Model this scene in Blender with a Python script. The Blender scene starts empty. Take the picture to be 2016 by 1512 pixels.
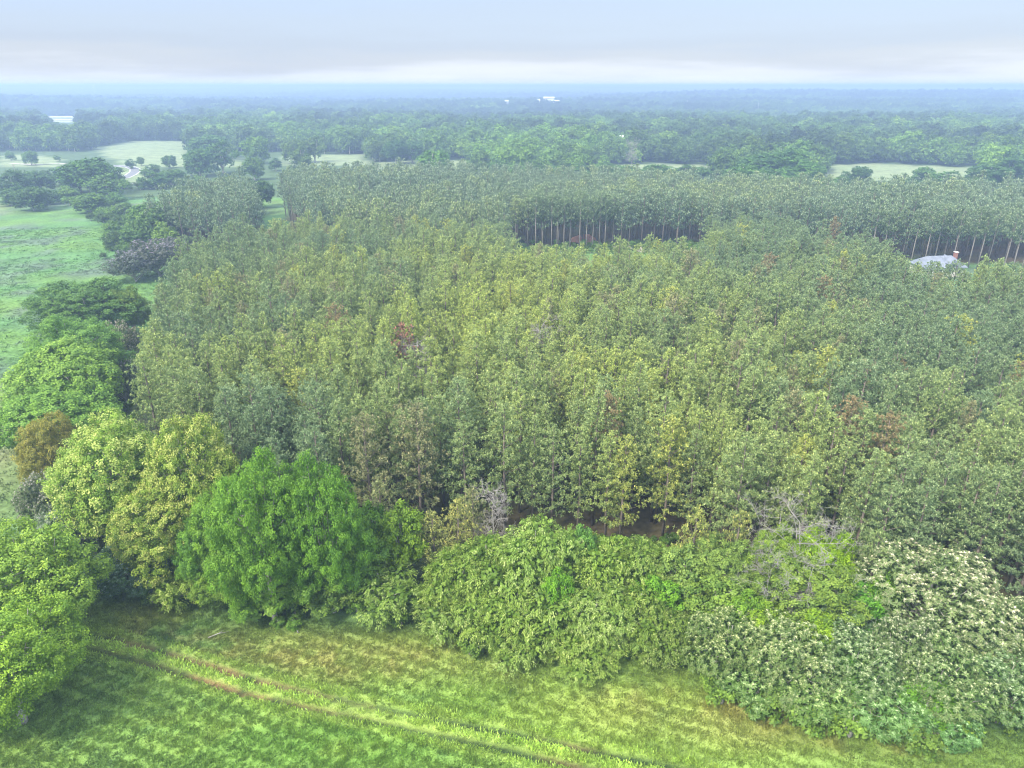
import bpy, math, random
import numpy as np
from mathutils import Vector, Euler
S = bpy.context.scene
COL = S.collection
RS = np.random.RandomState
# ------------------------------------------------------------------ camera, world, sun, exposure
CAM_H, PITCH, F = 50.0, math.radians(23.0), 1387.0
cd = bpy.data.cameras.new('camera'); cam = bpy.data.objects.new('camera', cd); COL.objects.link(cam)
cam.location = (0, 0, CAM_H); cam.rotation_euler = (math.pi/2 - PITCH, 0, 0)
cd.sensor_width = 36; cd.lens = 36*F/2016; cd.clip_start = 0.5; cd.clip_end = 40000
S.camera = cam
S.view_settings.view_transform = 'Standard'; S.view_settings.look = 'None'
S.view_settings.gamma = 1; S.view_settings.use_curve_mapping = False
S.view_settings.exposure = 2.32
SUN_EL, SUN_AZ = math.radians(46), math.radians(-138)      # azimuth from +Y clockwise: the sun stands left, a little behind the drone
sd = bpy.data.lights.new('sun', 'SUN'); so = bpy.data.objects.new('sun', sd); COL.objects.link(so)
sd.energy = 1.5; sd.angle = math.radians(10); sd.color = (1.0, 0.93, 0.80)
sv = Vector((math.sin(SUN_AZ)*math.cos(SUN_EL), math.cos(SUN_AZ)*math.cos(SUN_EL), math.sin(SUN_EL)))
so.rotation_euler = (-sv).to_track_quat('-Z', 'Y').to_euler(); so.location = sv*300
W = bpy.data.worlds.new('World'); S.world = W; W.use_nodes = True
nt = W.node_tree; N = nt.nodes; L = nt.links; N.clear()
def nd(t, **k):
    n = N.new(t)
    for a, b in k.items(): setattr(n, a, b)
    return n
out = nd('ShaderNodeOutputWorld'); bg = nd('ShaderNodeBackground'); bg.inputs[1].default_value = 0.1
L.new(bg.outputs[0], out.inputs[0])
sky = nd('ShaderNodeTexSky', sky_type='NISHITA', sun_disc=False, sun_elevation=SUN_EL, sun_rotation=SUN_AZ)
tc = nd('ShaderNodeTexCoord'); sx = nd('ShaderNodeSeparateXYZ'); L.new(tc.outputs['Generated'], sx.inputs[0])
mp = nd('ShaderNodeMapping'); mp.inputs['Scale'].default_value = (2.6, 2.6, 30); L.new(tc.outputs['Generated'], mp.inputs[0])
nz = nd('ShaderNodeTexNoise'); nz.inputs['Scale'].default_value = 1.0; nz.inputs['Detail'].default_value = 9; nz.inputs['Roughness'].default_value = .56
L.new(mp.outputs[0], nz.inputs['Vector'])
m1 = nd('ShaderNodeMath', operation='MULTIPLY_ADD'); L.new(nz.outputs[0], m1.inputs[0]); m1.inputs[1].default_value = 0.075
m0 = nd('ShaderNodeMath', operation='SUBTRACT'); L.new(sx.outputs[2], m0.inputs[0]); m0.inputs[1].default_value = 0.0375
L.new(m0.outputs[0], m1.inputs[2])
rp = nd('ShaderNodeValToRGB'); L.new(m1.outputs[0], rp.inputs[0])
cr = rp.color_ramp; cr.interpolation = 'EASE'
stops = [(0.0, (.305,.318,.345)), (.010, (.275,.294,.328)), (.030, (.200,.222,.262)), (.045, (.178,.208,.262)), (.07, (.186,.221,.280)), (.12, (.185,.232,.318)), (.45, (.52,.60,.70)), (1.0, (.90,.94,1.0))]
while len(cr.elements) < len(stops): cr.elements.new(.5)
for e, (p, c) in zip(cr.elements, stops): e.position = p; e.color = (*c, 1)
vm = nd('ShaderNodeVectorMath', operation='SCALE'); L.new(rp.outputs[0], vm.inputs[0]); vm.inputs['Scale'].default_value = 6.0
mx = nd('ShaderNodeMix', data_type='RGBA'); mx.inputs[0].default_value = .94
L.new(sky.outputs[0], mx.inputs[6]); L.new(vm.outputs[0], mx.inputs[7]); L.new(mx.outputs[2], bg.inputs[0])
cy = S.cycles
cy.max_bounces = 6; cy.diffuse_bounces = 3; cy.glossy_bounces = 1; cy.transmission_bounces = 3; cy.volume_bounces = 1
cy.use_denoising = True; cy.pixel_filter_type = 'BLACKMAN_HARRIS'; cy.filter_width = 1.05

# ------------------------------------------------------------------ pixel <-> place helpers (measuring only: 2016 x 1512 photo pixels)
cp, sp = math.cos(PITCH), math.sin(PITCH)
def at(px, py, z=0.0):
    """the place whose height is z and which the photo shows at (px, py)"""
    a, b = (px-1008)/F, (756-py)/F
    d = (a, cp + sp*b, -sp + cp*b)
    t = (z - CAM_H)/d[2]
    return (d[0]*t, d[1]*t)
def depth(y, z): return y*cp + (CAM_H - z)*sp
def proj(x, y, z):
    d = y*cp + (CAM_H-z)*sp
    return 1008 + F*x/d, 756 - F*(y*sp - (CAM_H-z)*cp)/d
def inpoly(px, py, poly):
    r = np.zeros(np.shape(px), bool); n = len(poly)
    for i in range(n):
        (x1, y1), (x2, y2) = poly[i], poly[(i+1) % n]
        if y1 == y2: continue
        r ^= ((y1 > py) != (y2 > py)) & (px < (x2-x1)*(py-y1)/(y2-y1) + x1)
    return r
def pdist(x, y, line):
    d = np.full(np.shape(x), 1e9)
    for (x1, y1), (x2, y2) in zip(line[:-1], line[1:]):
        vx, vy = x2-x1, y2-y1; L2 = vx*vx+vy*vy+1e-9
        t = np.clip(((x-x1)*vx+(y-y1)*vy)/L2, 0, 1)
        d = np.minimum(d, np.hypot(x-x1-t*vx, y-y1-t*vy))
    return d
def vnoise(x, y, s, seed=0):
    """smooth value noise in 0..1 with cells of s metres"""
    r = RS(seed + 11).rand(256, 256)
    u, v = np.asarray(x)/s, np.asarray(y)/s
    i, j = np.floor(u).astype(int), np.floor(v).astype(int); a, b = u-i, v-j
    a, b = a*a*(3-2*a), b*b*(3-2*b)
    g = lambda p, q: r[p % 256, q % 256]
    return (g(i,j)*(1-a)+g(i+1,j)*a)*(1-b) + (g(i,j+1)*(1-a)+g(i+1,j+1)*a)*b
def fbm(x, y, s, seed=0, o=4):
    t = 0; w = 0
    for k in range(o): t = t + vnoise(x, y, s/2**k, seed+k*7)*.55**k; w += .55**k
    return t/w
def G(x, y, cx, cy_, sx_, sy_): return np.exp(-((x-cx)/sx_)**2 - ((y-cy_)/sy_)**2)
def H(x, y):
    """terrain height: level near the drone, long low ridges far off"""
    x = np.asarray(x, float); y = np.asarray(y, float)
    k = np.clip((y-650)/900, 0, 1); k = k*k*(3-2*k)
    h = (fbm(x, y, 800, 3, 3)-.5)*26*k
    h += G(x, y, 1350, 2250, 1250, 330)*17 + G(x, y, -1000, 1700, 420, 220)*8 + G(x, y, -260, 3000, 260, 300)*8 + G(x, y, 260, 2900, 330, 300)*9
    h += G(x, y, 900, 5200, 3000, 500)*10 + G(x, y, -2500, 4600, 1500, 500)*10
    h -= G(x, y, 300, 1250, 1500, 260)*7
    h += .0010*np.clip(y-3500, 0, None)
    k2 = np.clip((y-4800)/2500, 0, 1); h += k2*24*(fbm(x, y*2.2, 2600, 17, 3)-.42)
    return h

# ------------------------------------------------------------------ mesh helpers
def mk_mesh(name, V, faces_v, n_per, attrs=None, mats=(), mat_idx=None, smooth=False):
    me = bpy.data.meshes.new(name)
    V = np.asarray(V, np.float32); fv = np.asarray(faces_v, np.int32).ravel(); nf = len(fv)//n_per
    me.vertices.add(len(V)); me.vertices.foreach_set('co', V.ravel())
    me.loops.add(len(fv)); me.loops.foreach_set('vertex_index', fv)
    me.polygons.add(nf); me.polygons.foreach_set('loop_start', np.arange(nf, dtype=np.int32)*n_per)
    try: me.polygons.foreach_set('loop_total', np.full(nf, n_per, np.int32))
    except Exception: pass
    if mat_idx is not None: me.polygons.foreach_set('material_index', np.asarray(mat_idx, np.int32))
    me.update(calc_edges=True)
    if smooth: me.polygons.foreach_set('use_smooth', np.ones(nf, bool))
    for k, a in (attrs or {}).items():
        a = np.asarray(a, np.float32)
        if a.ndim == 1:
            at_ = me.attributes.new(k, 'FLOAT', 'POINT'); at_.data.foreach_set('value', a)
        else:
            at_ = me.attributes.new(k, 'FLOAT_VECTOR', 'POINT'); at_.data.foreach_set('vector', a.ravel())
    for m in mats: me.materials.append(m)
    return me
def link(name, data, parent=None, loc=(0,0,0), rz=0, sc=None):
    o = bpy.data.objects.new(name, data); COL.objects.link(o)
    o.location = loc; o.rotation_euler = (0, 0, rz)
    if sc is not None: o.scale = (sc,)*3 if np.isscalar(sc) else sc
    if parent: o.parent = parent
    return o
def tag(o, label=None, cat=None, group=None, kind=None):
    if label: o['label'] = label
    if cat: o['category'] = cat
    if group: o['group'] = group
    if kind: o['kind'] = kind
    return o
def nrm(a): return a/(np.linalg.norm(a, axis=-1, keepdims=True)+1e-9)
class MB:
    """collects boxes, prisms and tubes"""
    def __init__(s): s.V = []; s.Fc = []
    def add(s, V, Fc):
        b = len(s.V); s.V += [tuple(v) for v in V]; s.Fc += [tuple(i+b for i in f) for f in Fc]; return s
    def box(s, x0, x1, y0, y1, z0, z1):
        return s.add([(x,y,z) for z in (z0,z1) for x,y in ((x0,y0),(x1,y0),(x1,y1),(x0,y1))],
              [(3,2,1,0),(4,5,6,7),(0,1,5,4),(1,2,6,5),(2,3,7,6),(3,0,4,7)])
    def tube(s, pts, rad, n=6, cap=True):
        pts = [Vector(p) for p in pts]; b = len(s.V); m = len(pts)
        for i, p in enumerate(pts):
            d = (pts[min(i+1, m-1)] - pts[max(i-1, 0)]).normalized()
            a = d.cross(Vector((0,0,1)) if abs(d.z) < .9 else Vector((1,0,0))).normalized(); c = d.cross(a)
            r = rad[i] if hasattr(rad, '__len__') else rad
            for k in range(n):
                t = 2*math.pi*k/n; s.V.append(tuple(p + (a*math.cos(t)+c*math.sin(t))*r))
        for i in range(m-1):
            for k in range(n):
                k2 = (k+1) % n; s.Fc.append((b+i*n+k, b+i*n+k2, b+(i+1)*n+k2, b+(i+1)*n+k))
        if cap:
            s.Fc.append(tuple(b+k for k in range(n))[::-1]); s.Fc.append(tuple(b+(m-1)*n+k for k in range(n)))
        return s
    def mesh(s, name, mat, smooth=False):
        me = bpy.data.meshes.new(name); me.from_pydata(s.V, [], s.Fc); me.materials.append(mat)
        if smooth: me.polygons.foreach_set('use_smooth', [True]*len(me.polygons))
        return me
    def obj(s, name, mat, parent=None, smooth=False, **k): return link(name, s.mesh(name, mat, smooth), parent, **k)

# ------------------------------------------------------------------ materials
def mat(name):
    m = bpy.data.materials.new(name); m.use_nodes = True; m.node_tree.nodes.clear(); return m
def nadd(m, t, **k):
    n = m.node_tree.nodes.new(t)
    for a, b in k.items(): setattr(n, a, b)
    return n
def leaf_mat(name, a, b, c=None, trans=.3, rough=.5, gloss=.12):
    """a..b by the leaf's own variation, c for its tips/flowers (attribute tip); the whole times the tree's tint"""
    m = mat(name); lk = m.node_tree.links.new
    va = nadd(m, 'ShaderNodeAttribute', attribute_name='var'); tp = nadd(m, 'ShaderNodeAttribute', attribute_name='tip')
    ti = nadd(m, 'ShaderNodeAttribute', attribute_name='tint', attribute_type='INSTANCER')
    x1 = nadd(m, 'ShaderNodeMix', data_type='RGBA'); x1.inputs[6].default_value = (*a,1); x1.inputs[7].default_value = (*b,1); lk(va.outputs['Fac'], x1.inputs[0])
    x2 = nadd(m, 'ShaderNodeMix', data_type='RGBA'); lk(tp.outputs['Fac'], x2.inputs[0]); lk(x1.outputs[2], x2.inputs[6]); x2.inputs[7].default_value = (*(c or b),1)
    x3 = nadd(m, 'ShaderNodeMix', data_type='RGBA', blend_type='MULTIPLY'); x3.inputs[0].default_value = 1
    lk(x2.outputs[2], x3.inputs[6]); lk(ti.outputs['Color'], x3.inputs[7])
    df = nadd(m, 'ShaderNodeBsdfPrincipled'); df.inputs['Roughness'].default_value = rough; df.inputs['Specular IOR Level'].default_value = gloss*2
    tr = nadd(m, 'ShaderNodeBsdfTranslucent'); lk(x3.outputs[2], df.inputs['Base Color']); lk(x3.outputs[2], tr.inputs[0])
    ms = nadd(m, 'ShaderNodeMixShader'); ms.inputs[0].default_value = trans; lk(df.outputs[0], ms.inputs[1]); lk(tr.outputs[0], ms.inputs[2])
    o = nadd(m, 'ShaderNodeOutputMaterial'); lk(ms.outputs[0], o.inputs[0]); return m
def plain(name, a, b=None, scale=3, rough=.85, bump=.3, metal=0):
    m = mat(name); lk = m.node_tree.links.new; b = b or tuple(v*.7 for v in a)
    tcn = nadd(m, 'ShaderNodeTexCoord'); n = nadd(m, 'ShaderNodeTexNoise'); n.inputs['Scale'].default_value = scale; n.inputs['Detail'].default_value = 6
    lk(tcn.outputs['Object'], n.inputs['Vector'])
    x = nadd(m, 'ShaderNodeMix', data_type='RGBA'); x.inputs[6].default_value = (*a,1); x.inputs[7].default_value = (*b,1)
    r = nadd(m, 'ShaderNodeMapRange'); r.inputs[1].default_value = .35; r.inputs[2].default_value = .65; lk(n.outputs[0], r.inputs[0]); lk(r.outputs[0], x.inputs[0])
    p = nadd(m, 'ShaderNodeBsdfPrincipled'); p.inputs['Roughness'].default_value = rough; p.inputs['Metallic'].default_value = metal; lk(x.outputs[2], p.inputs['Base Color'])
    bn = nadd(m, 'ShaderNodeBump'); bn.inputs['Strength'].default_value = bump; bn.inputs['Distance'].default_value = .05; lk(n.outputs[0], bn.inputs['Height']); lk(bn.outputs[0], p.inputs['Normal'])
    o = nadd(m, 'ShaderNodeOutputMaterial'); lk(p.outputs[0], o.inputs[0]); return m
def soil_mat(name, fine=9.0, amp=.6, bump=.5):
    """ground colour from the vertex attribute 'gcol', broken up by clods and tufts of grass"""
    m = mat(name); lk = m.node_tree.links.new
    ca = nadd(m, 'ShaderNodeAttribute', attribute_name='gcol'); geo = nadd(m, 'ShaderNodeNewGeometry')
    n1 = nadd(m, 'ShaderNodeTexNoise'); n1.inputs['Scale'].default_value = fine; n1.inputs['Detail'].default_value = 4; lk(geo.outputs['Position'], n1.inputs['Vector'])
    n2 = nadd(m, 'ShaderNodeTexNoise'); n2.inputs['Scale'].default_value = .12; n2.inputs['Detail'].default_value = 8; n2.inputs['Roughness'].default_value = .65; lk(geo.outputs['Position'], n2.inputs['Vector'])
    s = nadd(m, 'ShaderNodeMath', operation='ADD'); lk(n1.outputs[0], s.inputs[0]); lk(n2.outputs[0], s.inputs[1])
    r = nadd(m, 'ShaderNodeMapRange'); r.inputs[1].default_value = .7; r.inputs[2].default_value = 1.3; r.inputs[3].default_value = 1-amp; r.inputs[4].default_value = 1+amp; lk(s.outputs[0], r.inputs[0])
    v = nadd(m, 'ShaderNodeVectorMath', operation='SCALE'); lk(ca.outputs['Vector'], v.inputs[0]); lk(r.outputs[0], v.inputs['Scale'])
    p = nadd(m, 'ShaderNodeBsdfPrincipled'); p.inputs['Roughness'].default_value = .95; p.inputs['Specular IOR Level'].default_value = .1; lk(v.outputs[0], p.inputs['Base Color'])
    bn = nadd(m, 'ShaderNodeBump'); bn.inputs['Strength'].default_value = bump; bn.inputs['Distance'].default_value = .12; lk(n1.outputs[0], bn.inputs['Height']); lk(bn.outputs[0], p.inputs['Normal'])
    o = nadd(m, 'ShaderNodeOutputMaterial'); lk(p.outputs[0], o.inputs[0]); return m
M = dict(
  pine = leaf_mat('pine_needles', (.105,.165,.068), (.32,.38,.165), (.74,.74,.40), .30),
  oak = leaf_mat('broad_leaves', (.095,.185,.028), (.28,.42,.055), (.46,.53,.15), .38),
  rosette = leaf_mat('rosette_leaves', (.085,.15,.045), (.20,.285,.085), (.72,.72,.50), .3),
  droop = leaf_mat('drooping_leaves', (.115,.20,.03), (.30,.42,.07), (.54,.60,.22), .36),
  grass = leaf_mat('grass_blades', (.8,.8,.8), (1.15,1.15,1.1), (1.3,1.25,.9), .3),
  bark = plain('pine_bark', (.20,.165,.135), (.12,.095,.08), 5),
  pale_bark = plain('grey_bark', (.42,.40,.35), (.26,.24,.20), 4),
  grey_pine_bark = plain('grey_pine_bark', (.27,.235,.21), (.17,.145,.13), 4),
  dead = plain('bleached_wood', (.38,.355,.33), (.22,.20,.185), 4),
  asphalt = plain('old_asphalt', (.17,.17,.18), (.13,.13,.14), .5),
  gravel = plain('pale_gravel', (.45,.40,.36), (.33,.28,.24), .6),
  white = plain('white_paint', (.78,.78,.75), (.7,.7,.68), 1, .6, .1),
  metal_roof = plain('metal_roofing', (.20,.22,.27), (.14,.16,.20), .7, .75, .05, 0),
  siding = plain('pale_siding', (.55,.52,.46), (.48,.45,.40), 1),
  brick = plain('red_brick', (.30,.14,.10), (.22,.10,.08), 6),
  glass = plain('window_glass', (.03,.04,.05), (.05,.06,.07), 1, .15, 0),
  pole = plain('weathered_pole', (.30,.27,.23), (.22,.19,.16), 3),
  pale_steel = plain('pale_steel', (.62,.62,.60), (.5,.5,.5), 1, .5, .05),
  clay = plain('red_clay', (.42,.20,.12), (.30,.15,.10), .8),
  ground = soil_mat('ground_cover', 1.3, .5), field = soil_mat('field_turf', 11.0, .55, .8),
)

# ------------------------------------------------------------------ plant shapes
def diamonds(P, D, Nn, ln, wd, var, tip):
    """one diamond-shaped leaf per row: base P, along D, facing Nn"""
    D = nrm(D); Sd = nrm(np.cross(D, Nn)); Nn = np.cross(Sd, D)
    ln = np.broadcast_to(np.asarray(ln, float), (len(P),))[:, None]; wd = np.broadcast_to(np.asarray(wd, float), (len(P),))[:, None]
    a = P; c = P + D*ln; m = P + D*ln*.5 + Nn*ln*.10
    V = np.stack([a, m+Sd*wd*.5, c, m-Sd*wd*.5], 1).reshape(-1, 3)
    return V, np.repeat(var, 4), np.repeat(tip, 4)
def crown_mesh(name, parts, m):
    V = np.concatenate([p[0] for p in parts]); va = np.concatenate([p[1] for p in parts]); tp = np.concatenate([p[2] for p in parts])
    return mk_mesh(name, V, np.arange(len(V)), 4, {'var': np.clip(va,0,1), 'tip': np.clip(tp,0,1)}, [m])
def rdir(r, n): return nrm(r.normal(size=(n, 3)))
def lobes_of(r, R, z0, z1, n, flat=1.0):
    """bough centres spread over the crown's hull, with radii"""
    C = []; zc, hz = (z0+z1)/2, (z1-z0)/2; ph0 = r.rand()*6.28
    for k in range(n):
        u = 1 - 1.65*(k+.5)/n; th = k*2.39996 + r.uniform(-.35,.35)
        q = math.sqrt(max(0, 1-u*u)); rr = R*r.uniform(.22,.42)
        f = r.uniform(.66,1.10)*(1+.16*math.sin(2*th+ph0)+.10*math.sin(3*th+2*ph0))
        C.append((q*math.cos(th)*(R-rr)*f, q*math.sin(th)*(R-rr)*f, zc + u*(hz-rr*.95)*min(f, 1.02), rr))
    C.append((0, 0, zc, R*.5)); return np.array(C)
def clumps_of(r, C, zc, step, flat=.8):
    P = []; Nn = []
    for i, (x, y, z, rr) in enumerate(C):
        n = int(4*math.pi*rr*rr/(step*step)*.9)
        d = rdir(r, n); d[:, 2] *= flat
        p = np.array([x, y, z]) + d*rr*r.uniform(.82, 1.12, (n, 1))
        o = p - np.array([0, 0, zc]); keep = (np.sum(nrm(o)*nrm(d), 1) > -.15)
        for j, (x2, y2, z2, r2) in enumerate(C):
            if j != i: keep &= np.sum(((p-[x2,y2,z2])/[1,1,flat])**2, 1) > (r2*.80)**2
        P.append(p[keep]); Nn.append(nrm(d[keep]))
    return np.concatenate(P), np.concatenate(Nn)
def limbs(r, C, ztrunk, rt, mbk, m, ht):
    b = MB()
    lean = (r.uniform(-.4,.4), r.uniform(-.4,.4))
    b.tube([(0,0,-.3),(lean[0]*.3,lean[1]*.3,ztrunk*.5),(lean[0],lean[1],ztrunk),(lean[0]*1.4,lean[1]*1.4,ht*.82)], [rt*1.25, rt, rt*.8, rt*.15], 8)
    t = b.mesh('trunk', m, True)
    l = MB()
    for (x, y, z, rr) in C[:-1][:mbk]:
        s = Vector((lean[0], lean[1], min(ztrunk + r.uniform(-.1,.35)*max(z-ztrunk, 0), z-.3)))
        e = Vector((x*1.02, y*1.02, z + rr*.25)); md = (s+e)/2 + Vector((r.uniform(-.5,.5), r.uniform(-.5,.5), -.05*(e-s).length))
        l.tube([s, md, e], [rt*.5, rt*.28, rt*.10], 5, False)
        for q in range(3):
            d = Vector(rdir(r, 1)[0]); d.z = abs(d.z)*.6
            l.tube([md.lerp(e, .2+.3*q), md.lerp(e, .2+.3*q) + d*rr*.5, md.lerp(e, .2+.3*q)+d*rr*.9+Vector((0,0,rr*.2))], [rt*.14, rt*.09, rt*.04], 4, False)
    return t, l.mesh('limb', m, True)
def oak(seed, R, h, z0, nl, step, nleaf, leaf, mt='oak', yellow=0, limbn=14, bark='pale_bark', elong=1.15, cr=.62, lob=1.0):
    r = RS(seed); C = lobes_of(r, R, z0, h, nl); C[:-1, 3] *= lob; C[-1, 3] *= .8; zc = (z0+h)/2
    P, Nn = clumps_of(r, C, zc, step)
    n = len(P); cv = r.normal(.45, .22, n); ct = (r.rand(n) < yellow)*r.uniform(.4, 1, n)
    k = np.repeat(np.arange(n), nleaf); m = len(k)
    off = rdir(r, m)*(r.rand(m, 1)**.45)*step*cr; off[:, 2] *= .75; off += Nn[k]*.1*step
    up = np.array([0, 0, 1.0]); N2 = nrm(Nn[k]*.45 + up*.55 + off/(step*cr)*.5 + r.normal(size=(m, 3))*.42)
    D = nrm(np.cross(N2, r.normal(size=(m, 3))) - up*.15)
    ls = leaf*r.uniform(.7, 1.3, m)
    a = diamonds(P[k]+off, D, N2, ls*elong, ls*.85, cv[k] + r.normal(0, .16, m), ct[k]*(r.rand(m) < .7))
    q = int(m*.12); lb = C[r.randint(0, len(C), q)]                       # leaves inside the boughs close the view through the crown
    pi = lb[:, :3] + rdir(r, q)*lb[:, 3:4]*r.uniform(.3, .8, (q, 1))
    b = diamonds(pi, rdir(r, q), rdir(r, q), leaf*1.7, leaf*1.5, r.uniform(0, .5, q), np.zeros(q))
    cm = crown_mesh('crown', [a, b], M[mt]); t, l = limbs(r, C, z0+.15*(h-z0), R*.045+.08, limbn, M[bark], h)
    return cm, t, l
def chinaberry(seed, R, h, z0, nl, step=.60):
    r = RS(seed); C = lobes_of(r, R, z0, h, nl); zc = z0 + (h-z0)*.3
    P, Nn = clumps_of(r, C, zc, step); n = len(P); up = np.array([0, 0, 1.0])
    A = nrm(Nn*.35 + up*.75 + r.normal(size=(n, 3))*.15)                 # axis of each whorl of leaves
    k = np.repeat(np.arange(n), 10); m = len(k); th = np.tile(np.arange(10)/10*2*math.pi, n) + np.repeat(r.rand(n)*6, 10) + r.normal(0, .15, m)
    X = nrm(np.cross(A, r.normal(size=(n, 3)))); Y = np.cross(A, X)
    rad = X[k]*np.cos(th)[:, None] + Y[k]*np.sin(th)[:, None]; dr = r.uniform(-.15, .75, m)[:, None]
    D = nrm(rad + A[k]*(.35-dr)); cv = r.normal(.5, .2, n); sz = r.uniform(.65, 1.25, n)
    lightness = np.clip(r.normal(.5, .3, n)*np.clip(.35+1.0*Nn[:, 2], .3, 1.3), 0, 1)
    a = diamonds(P[k] + rad*.03, D, A[k] + r.normal(size=(m,3))*.15, .33*sz[k]*r.uniform(.8, 1.2, m), .115*sz[k], cv[k], (lightness[k])*(r.rand(m) < .7)*.25)
    k2 = np.repeat(np.arange(n), 11); m2 = len(k2)                         # the pale flower panicle in the middle of the whorl
    D2 = nrm(A[k2]*.9 + rdir(r, m2)*.95)
    b = diamonds(P[k2] + A[k2]*.03, D2, rdir(r, m2), .165*sz[k2], .095, cv[k2], np.clip(lightness[k2]*1.1 + .15, 0, 1))
    q = int(m*.35); lb = C[r.randint(0, len(C), q)]
    pi = lb[:, :3] + rdir(r, q)*lb[:, 3:4]*r.uniform(.5, .95, (q, 1))*[1,1,.8]
    c = diamonds(pi, rdir(r, q), nrm(rdir(r, q)+up), .42, .2, r.uniform(0, .6, q), np.zeros(q))
    cm = crown_mesh('crown', [a, b, c], M['rosette']); t, l = limbs(r, C, z0*.7, R*.03+.07, nl, M['pale_bark'], h)
    return cm, t, l
def drooper(seed, R, h, z0, nl, step=.62):
    r = RS(seed); C = lobes_of(r, R, z0, h, nl); zc = z0 + (h-z0)*.3
    P, Nn = clumps_of(r, C, zc, step); n = len(P); up = np.array([0, 0, 1.0])
    k = np.repeat(np.arange(n), 24); m = len(k)
    hz = Nn.copy(); hz[:, 2] *= .3
    ax = nrm(hz + rdir(r, n)*.45 + up*.05)                               # each spray arches outwards, its leaves hang from it
    s = r.rand(m); pt = P[k] + ax[k]*(s*step*1.15)[:, None]; pt[:, 2] -= (s**2)*step*.55; pt += r.normal(size=(m, 3))*step*.16
    D = nrm(ax[k]*.55 - up*.75 + rdir(r, m)*.4)
    N2 = nrm(Nn[k]*.8 + up*.35 + r.normal(size=(m, 3))*.35)
    cv = r.normal(.5, .24, n); tp = np.clip(r.normal(.25, .3, n), 0, 1)
    a = diamonds(pt, D, N2, r.uniform(.16, .30, m), r.uniform(.065, .11, m), cv[k] + r.normal(0, .12, m), tp[k]*(r.rand(m) < .5))
    q = int(m*.16); lb = C[r.randint(0, len(C), q)]
    pi = lb[:, :3] + rdir(r, q)*lb[:, 3:4]*r.uniform(.4, .85, (q, 1))
    b = diamonds(pi, rdir(r, q), rdir(r, q), .45, .35, r.uniform(0, .5, q), np.zeros(q))
    cm = crown_mesh('crown', [a, b], M['droop']); t, l = limbs(r, C, z0*.6+.4, R*.03+.06, nl, M['pale_bark'], h)
    return cm, t, l
def pine(seed, h=16, z0=5.5, R=2.9, nb=60, nt=13, blades=8, bl=.34, bw=.085, top=.62, bark='bark'):
    r = RS(seed); tufts = []; dirs = []; tl = []
    br = MB()
    for i in range(nb):
        t = (i+r.rand())/nb; z = z0 + (h-z0-.4)*t**.92; ph = i*2.39996 + r.uniform(-.5,.5)
        prof = (1-t)**top*(.62+.38*min(1, t*4.5)) * r.uniform(.62, 1.18)
        ln = R*prof + .25; rise = .25 + .55*t + r.uniform(-.12,.18)
        d = np.array([math.cos(ph), math.sin(ph), rise]); m = max(3, int(nt*(ln/R)**.9))
        s = r.uniform(.10, 1.0, m)**.72
        sub = r.normal(size=(m, 3))*np.array([.30,.30,.15])*(.5+.6*s[:, None])
        p = np.array([0,0,z]) + d*ln*s[:, None] + sub; p[:, 2] += .25*s*s*ln*.5
        tufts.append(p); dirs.append(nrm(d*[.8,.8,.4] + np.array([0,0,.75]) + r.normal(size=(m,3))*.28)); tl.append(s)
        if i % 2 == 0: br.tube([(0,0,z-.2), tuple(np.array([0,0,z])+d*ln*.85)], [.045, .015], 3, False)
    k = 7; tufts.append(np.array([0,0,h]) + r.normal(size=(k,3))*[.16,.16,.3]-[0,0,.3]); dirs.append(nrm(np.array([[0,0,1.]])+r.normal(size=(k,3))*.2)); tl.append(np.ones(k))
    P = np.concatenate(tufts); A = np.concatenate(dirs); s = np.concatenate(tl); n = len(P)
    cv = r.normal(.42, .2, n) + (P[:, 2]-z0)/(h-z0)*.18
    kk = np.repeat(np.arange(n), blades); m = len(kk)
    D = nrm(A[kk]*.55 + rdir(r, m)*.95)
    a = diamonds(P[kk], D, nrm(rdir(r, m)+A[kk]*.6), bl*r.uniform(.7,1.25,m), bw*r.uniform(.8,1.4,m), cv[kk]+r.normal(0,.1,m), np.zeros(m))
    tipmask = (r.rand(n) < .55) & (s > .5); q = P[tipmask]; nq = len(q)
    b = diamonds(q, nrm(A[tipmask]*.4+[0,0,1.0]+r.normal(size=(nq,3))*.12), nrm(rdir(r, nq)*[1,1,.1]), bl*1.0, bw*1.05, np.ones(nq), r.uniform(.15,.9,nq))
    b2 = diamonds(q, nrm(np.tile([[0,0,1.0]],(nq,1))+r.normal(size=(nq,3))*.12), nrm(rdir(r, nq)*[1,1,.1]), bl*1.0, bw*1.05, np.ones(nq), r.uniform(.15,.9,nq))
    cm = crown_mesh('crown', [a, b, b2], M['pine'])
    tk = MB(); w = [r.uniform(-.12,.12) for _ in range(4)]
    tk.tube([(0,0,-.3),(w[0],w[1],h*.35),(w[2],w[3],h*.7),(0,0,h-.3)], [.19,.155,.10,.03], 7)
    for v, f in ((br.V, br.Fc),): tk.add(v, f)
    return cm, tk.mesh('trunk', M[bark], True), None
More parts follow.
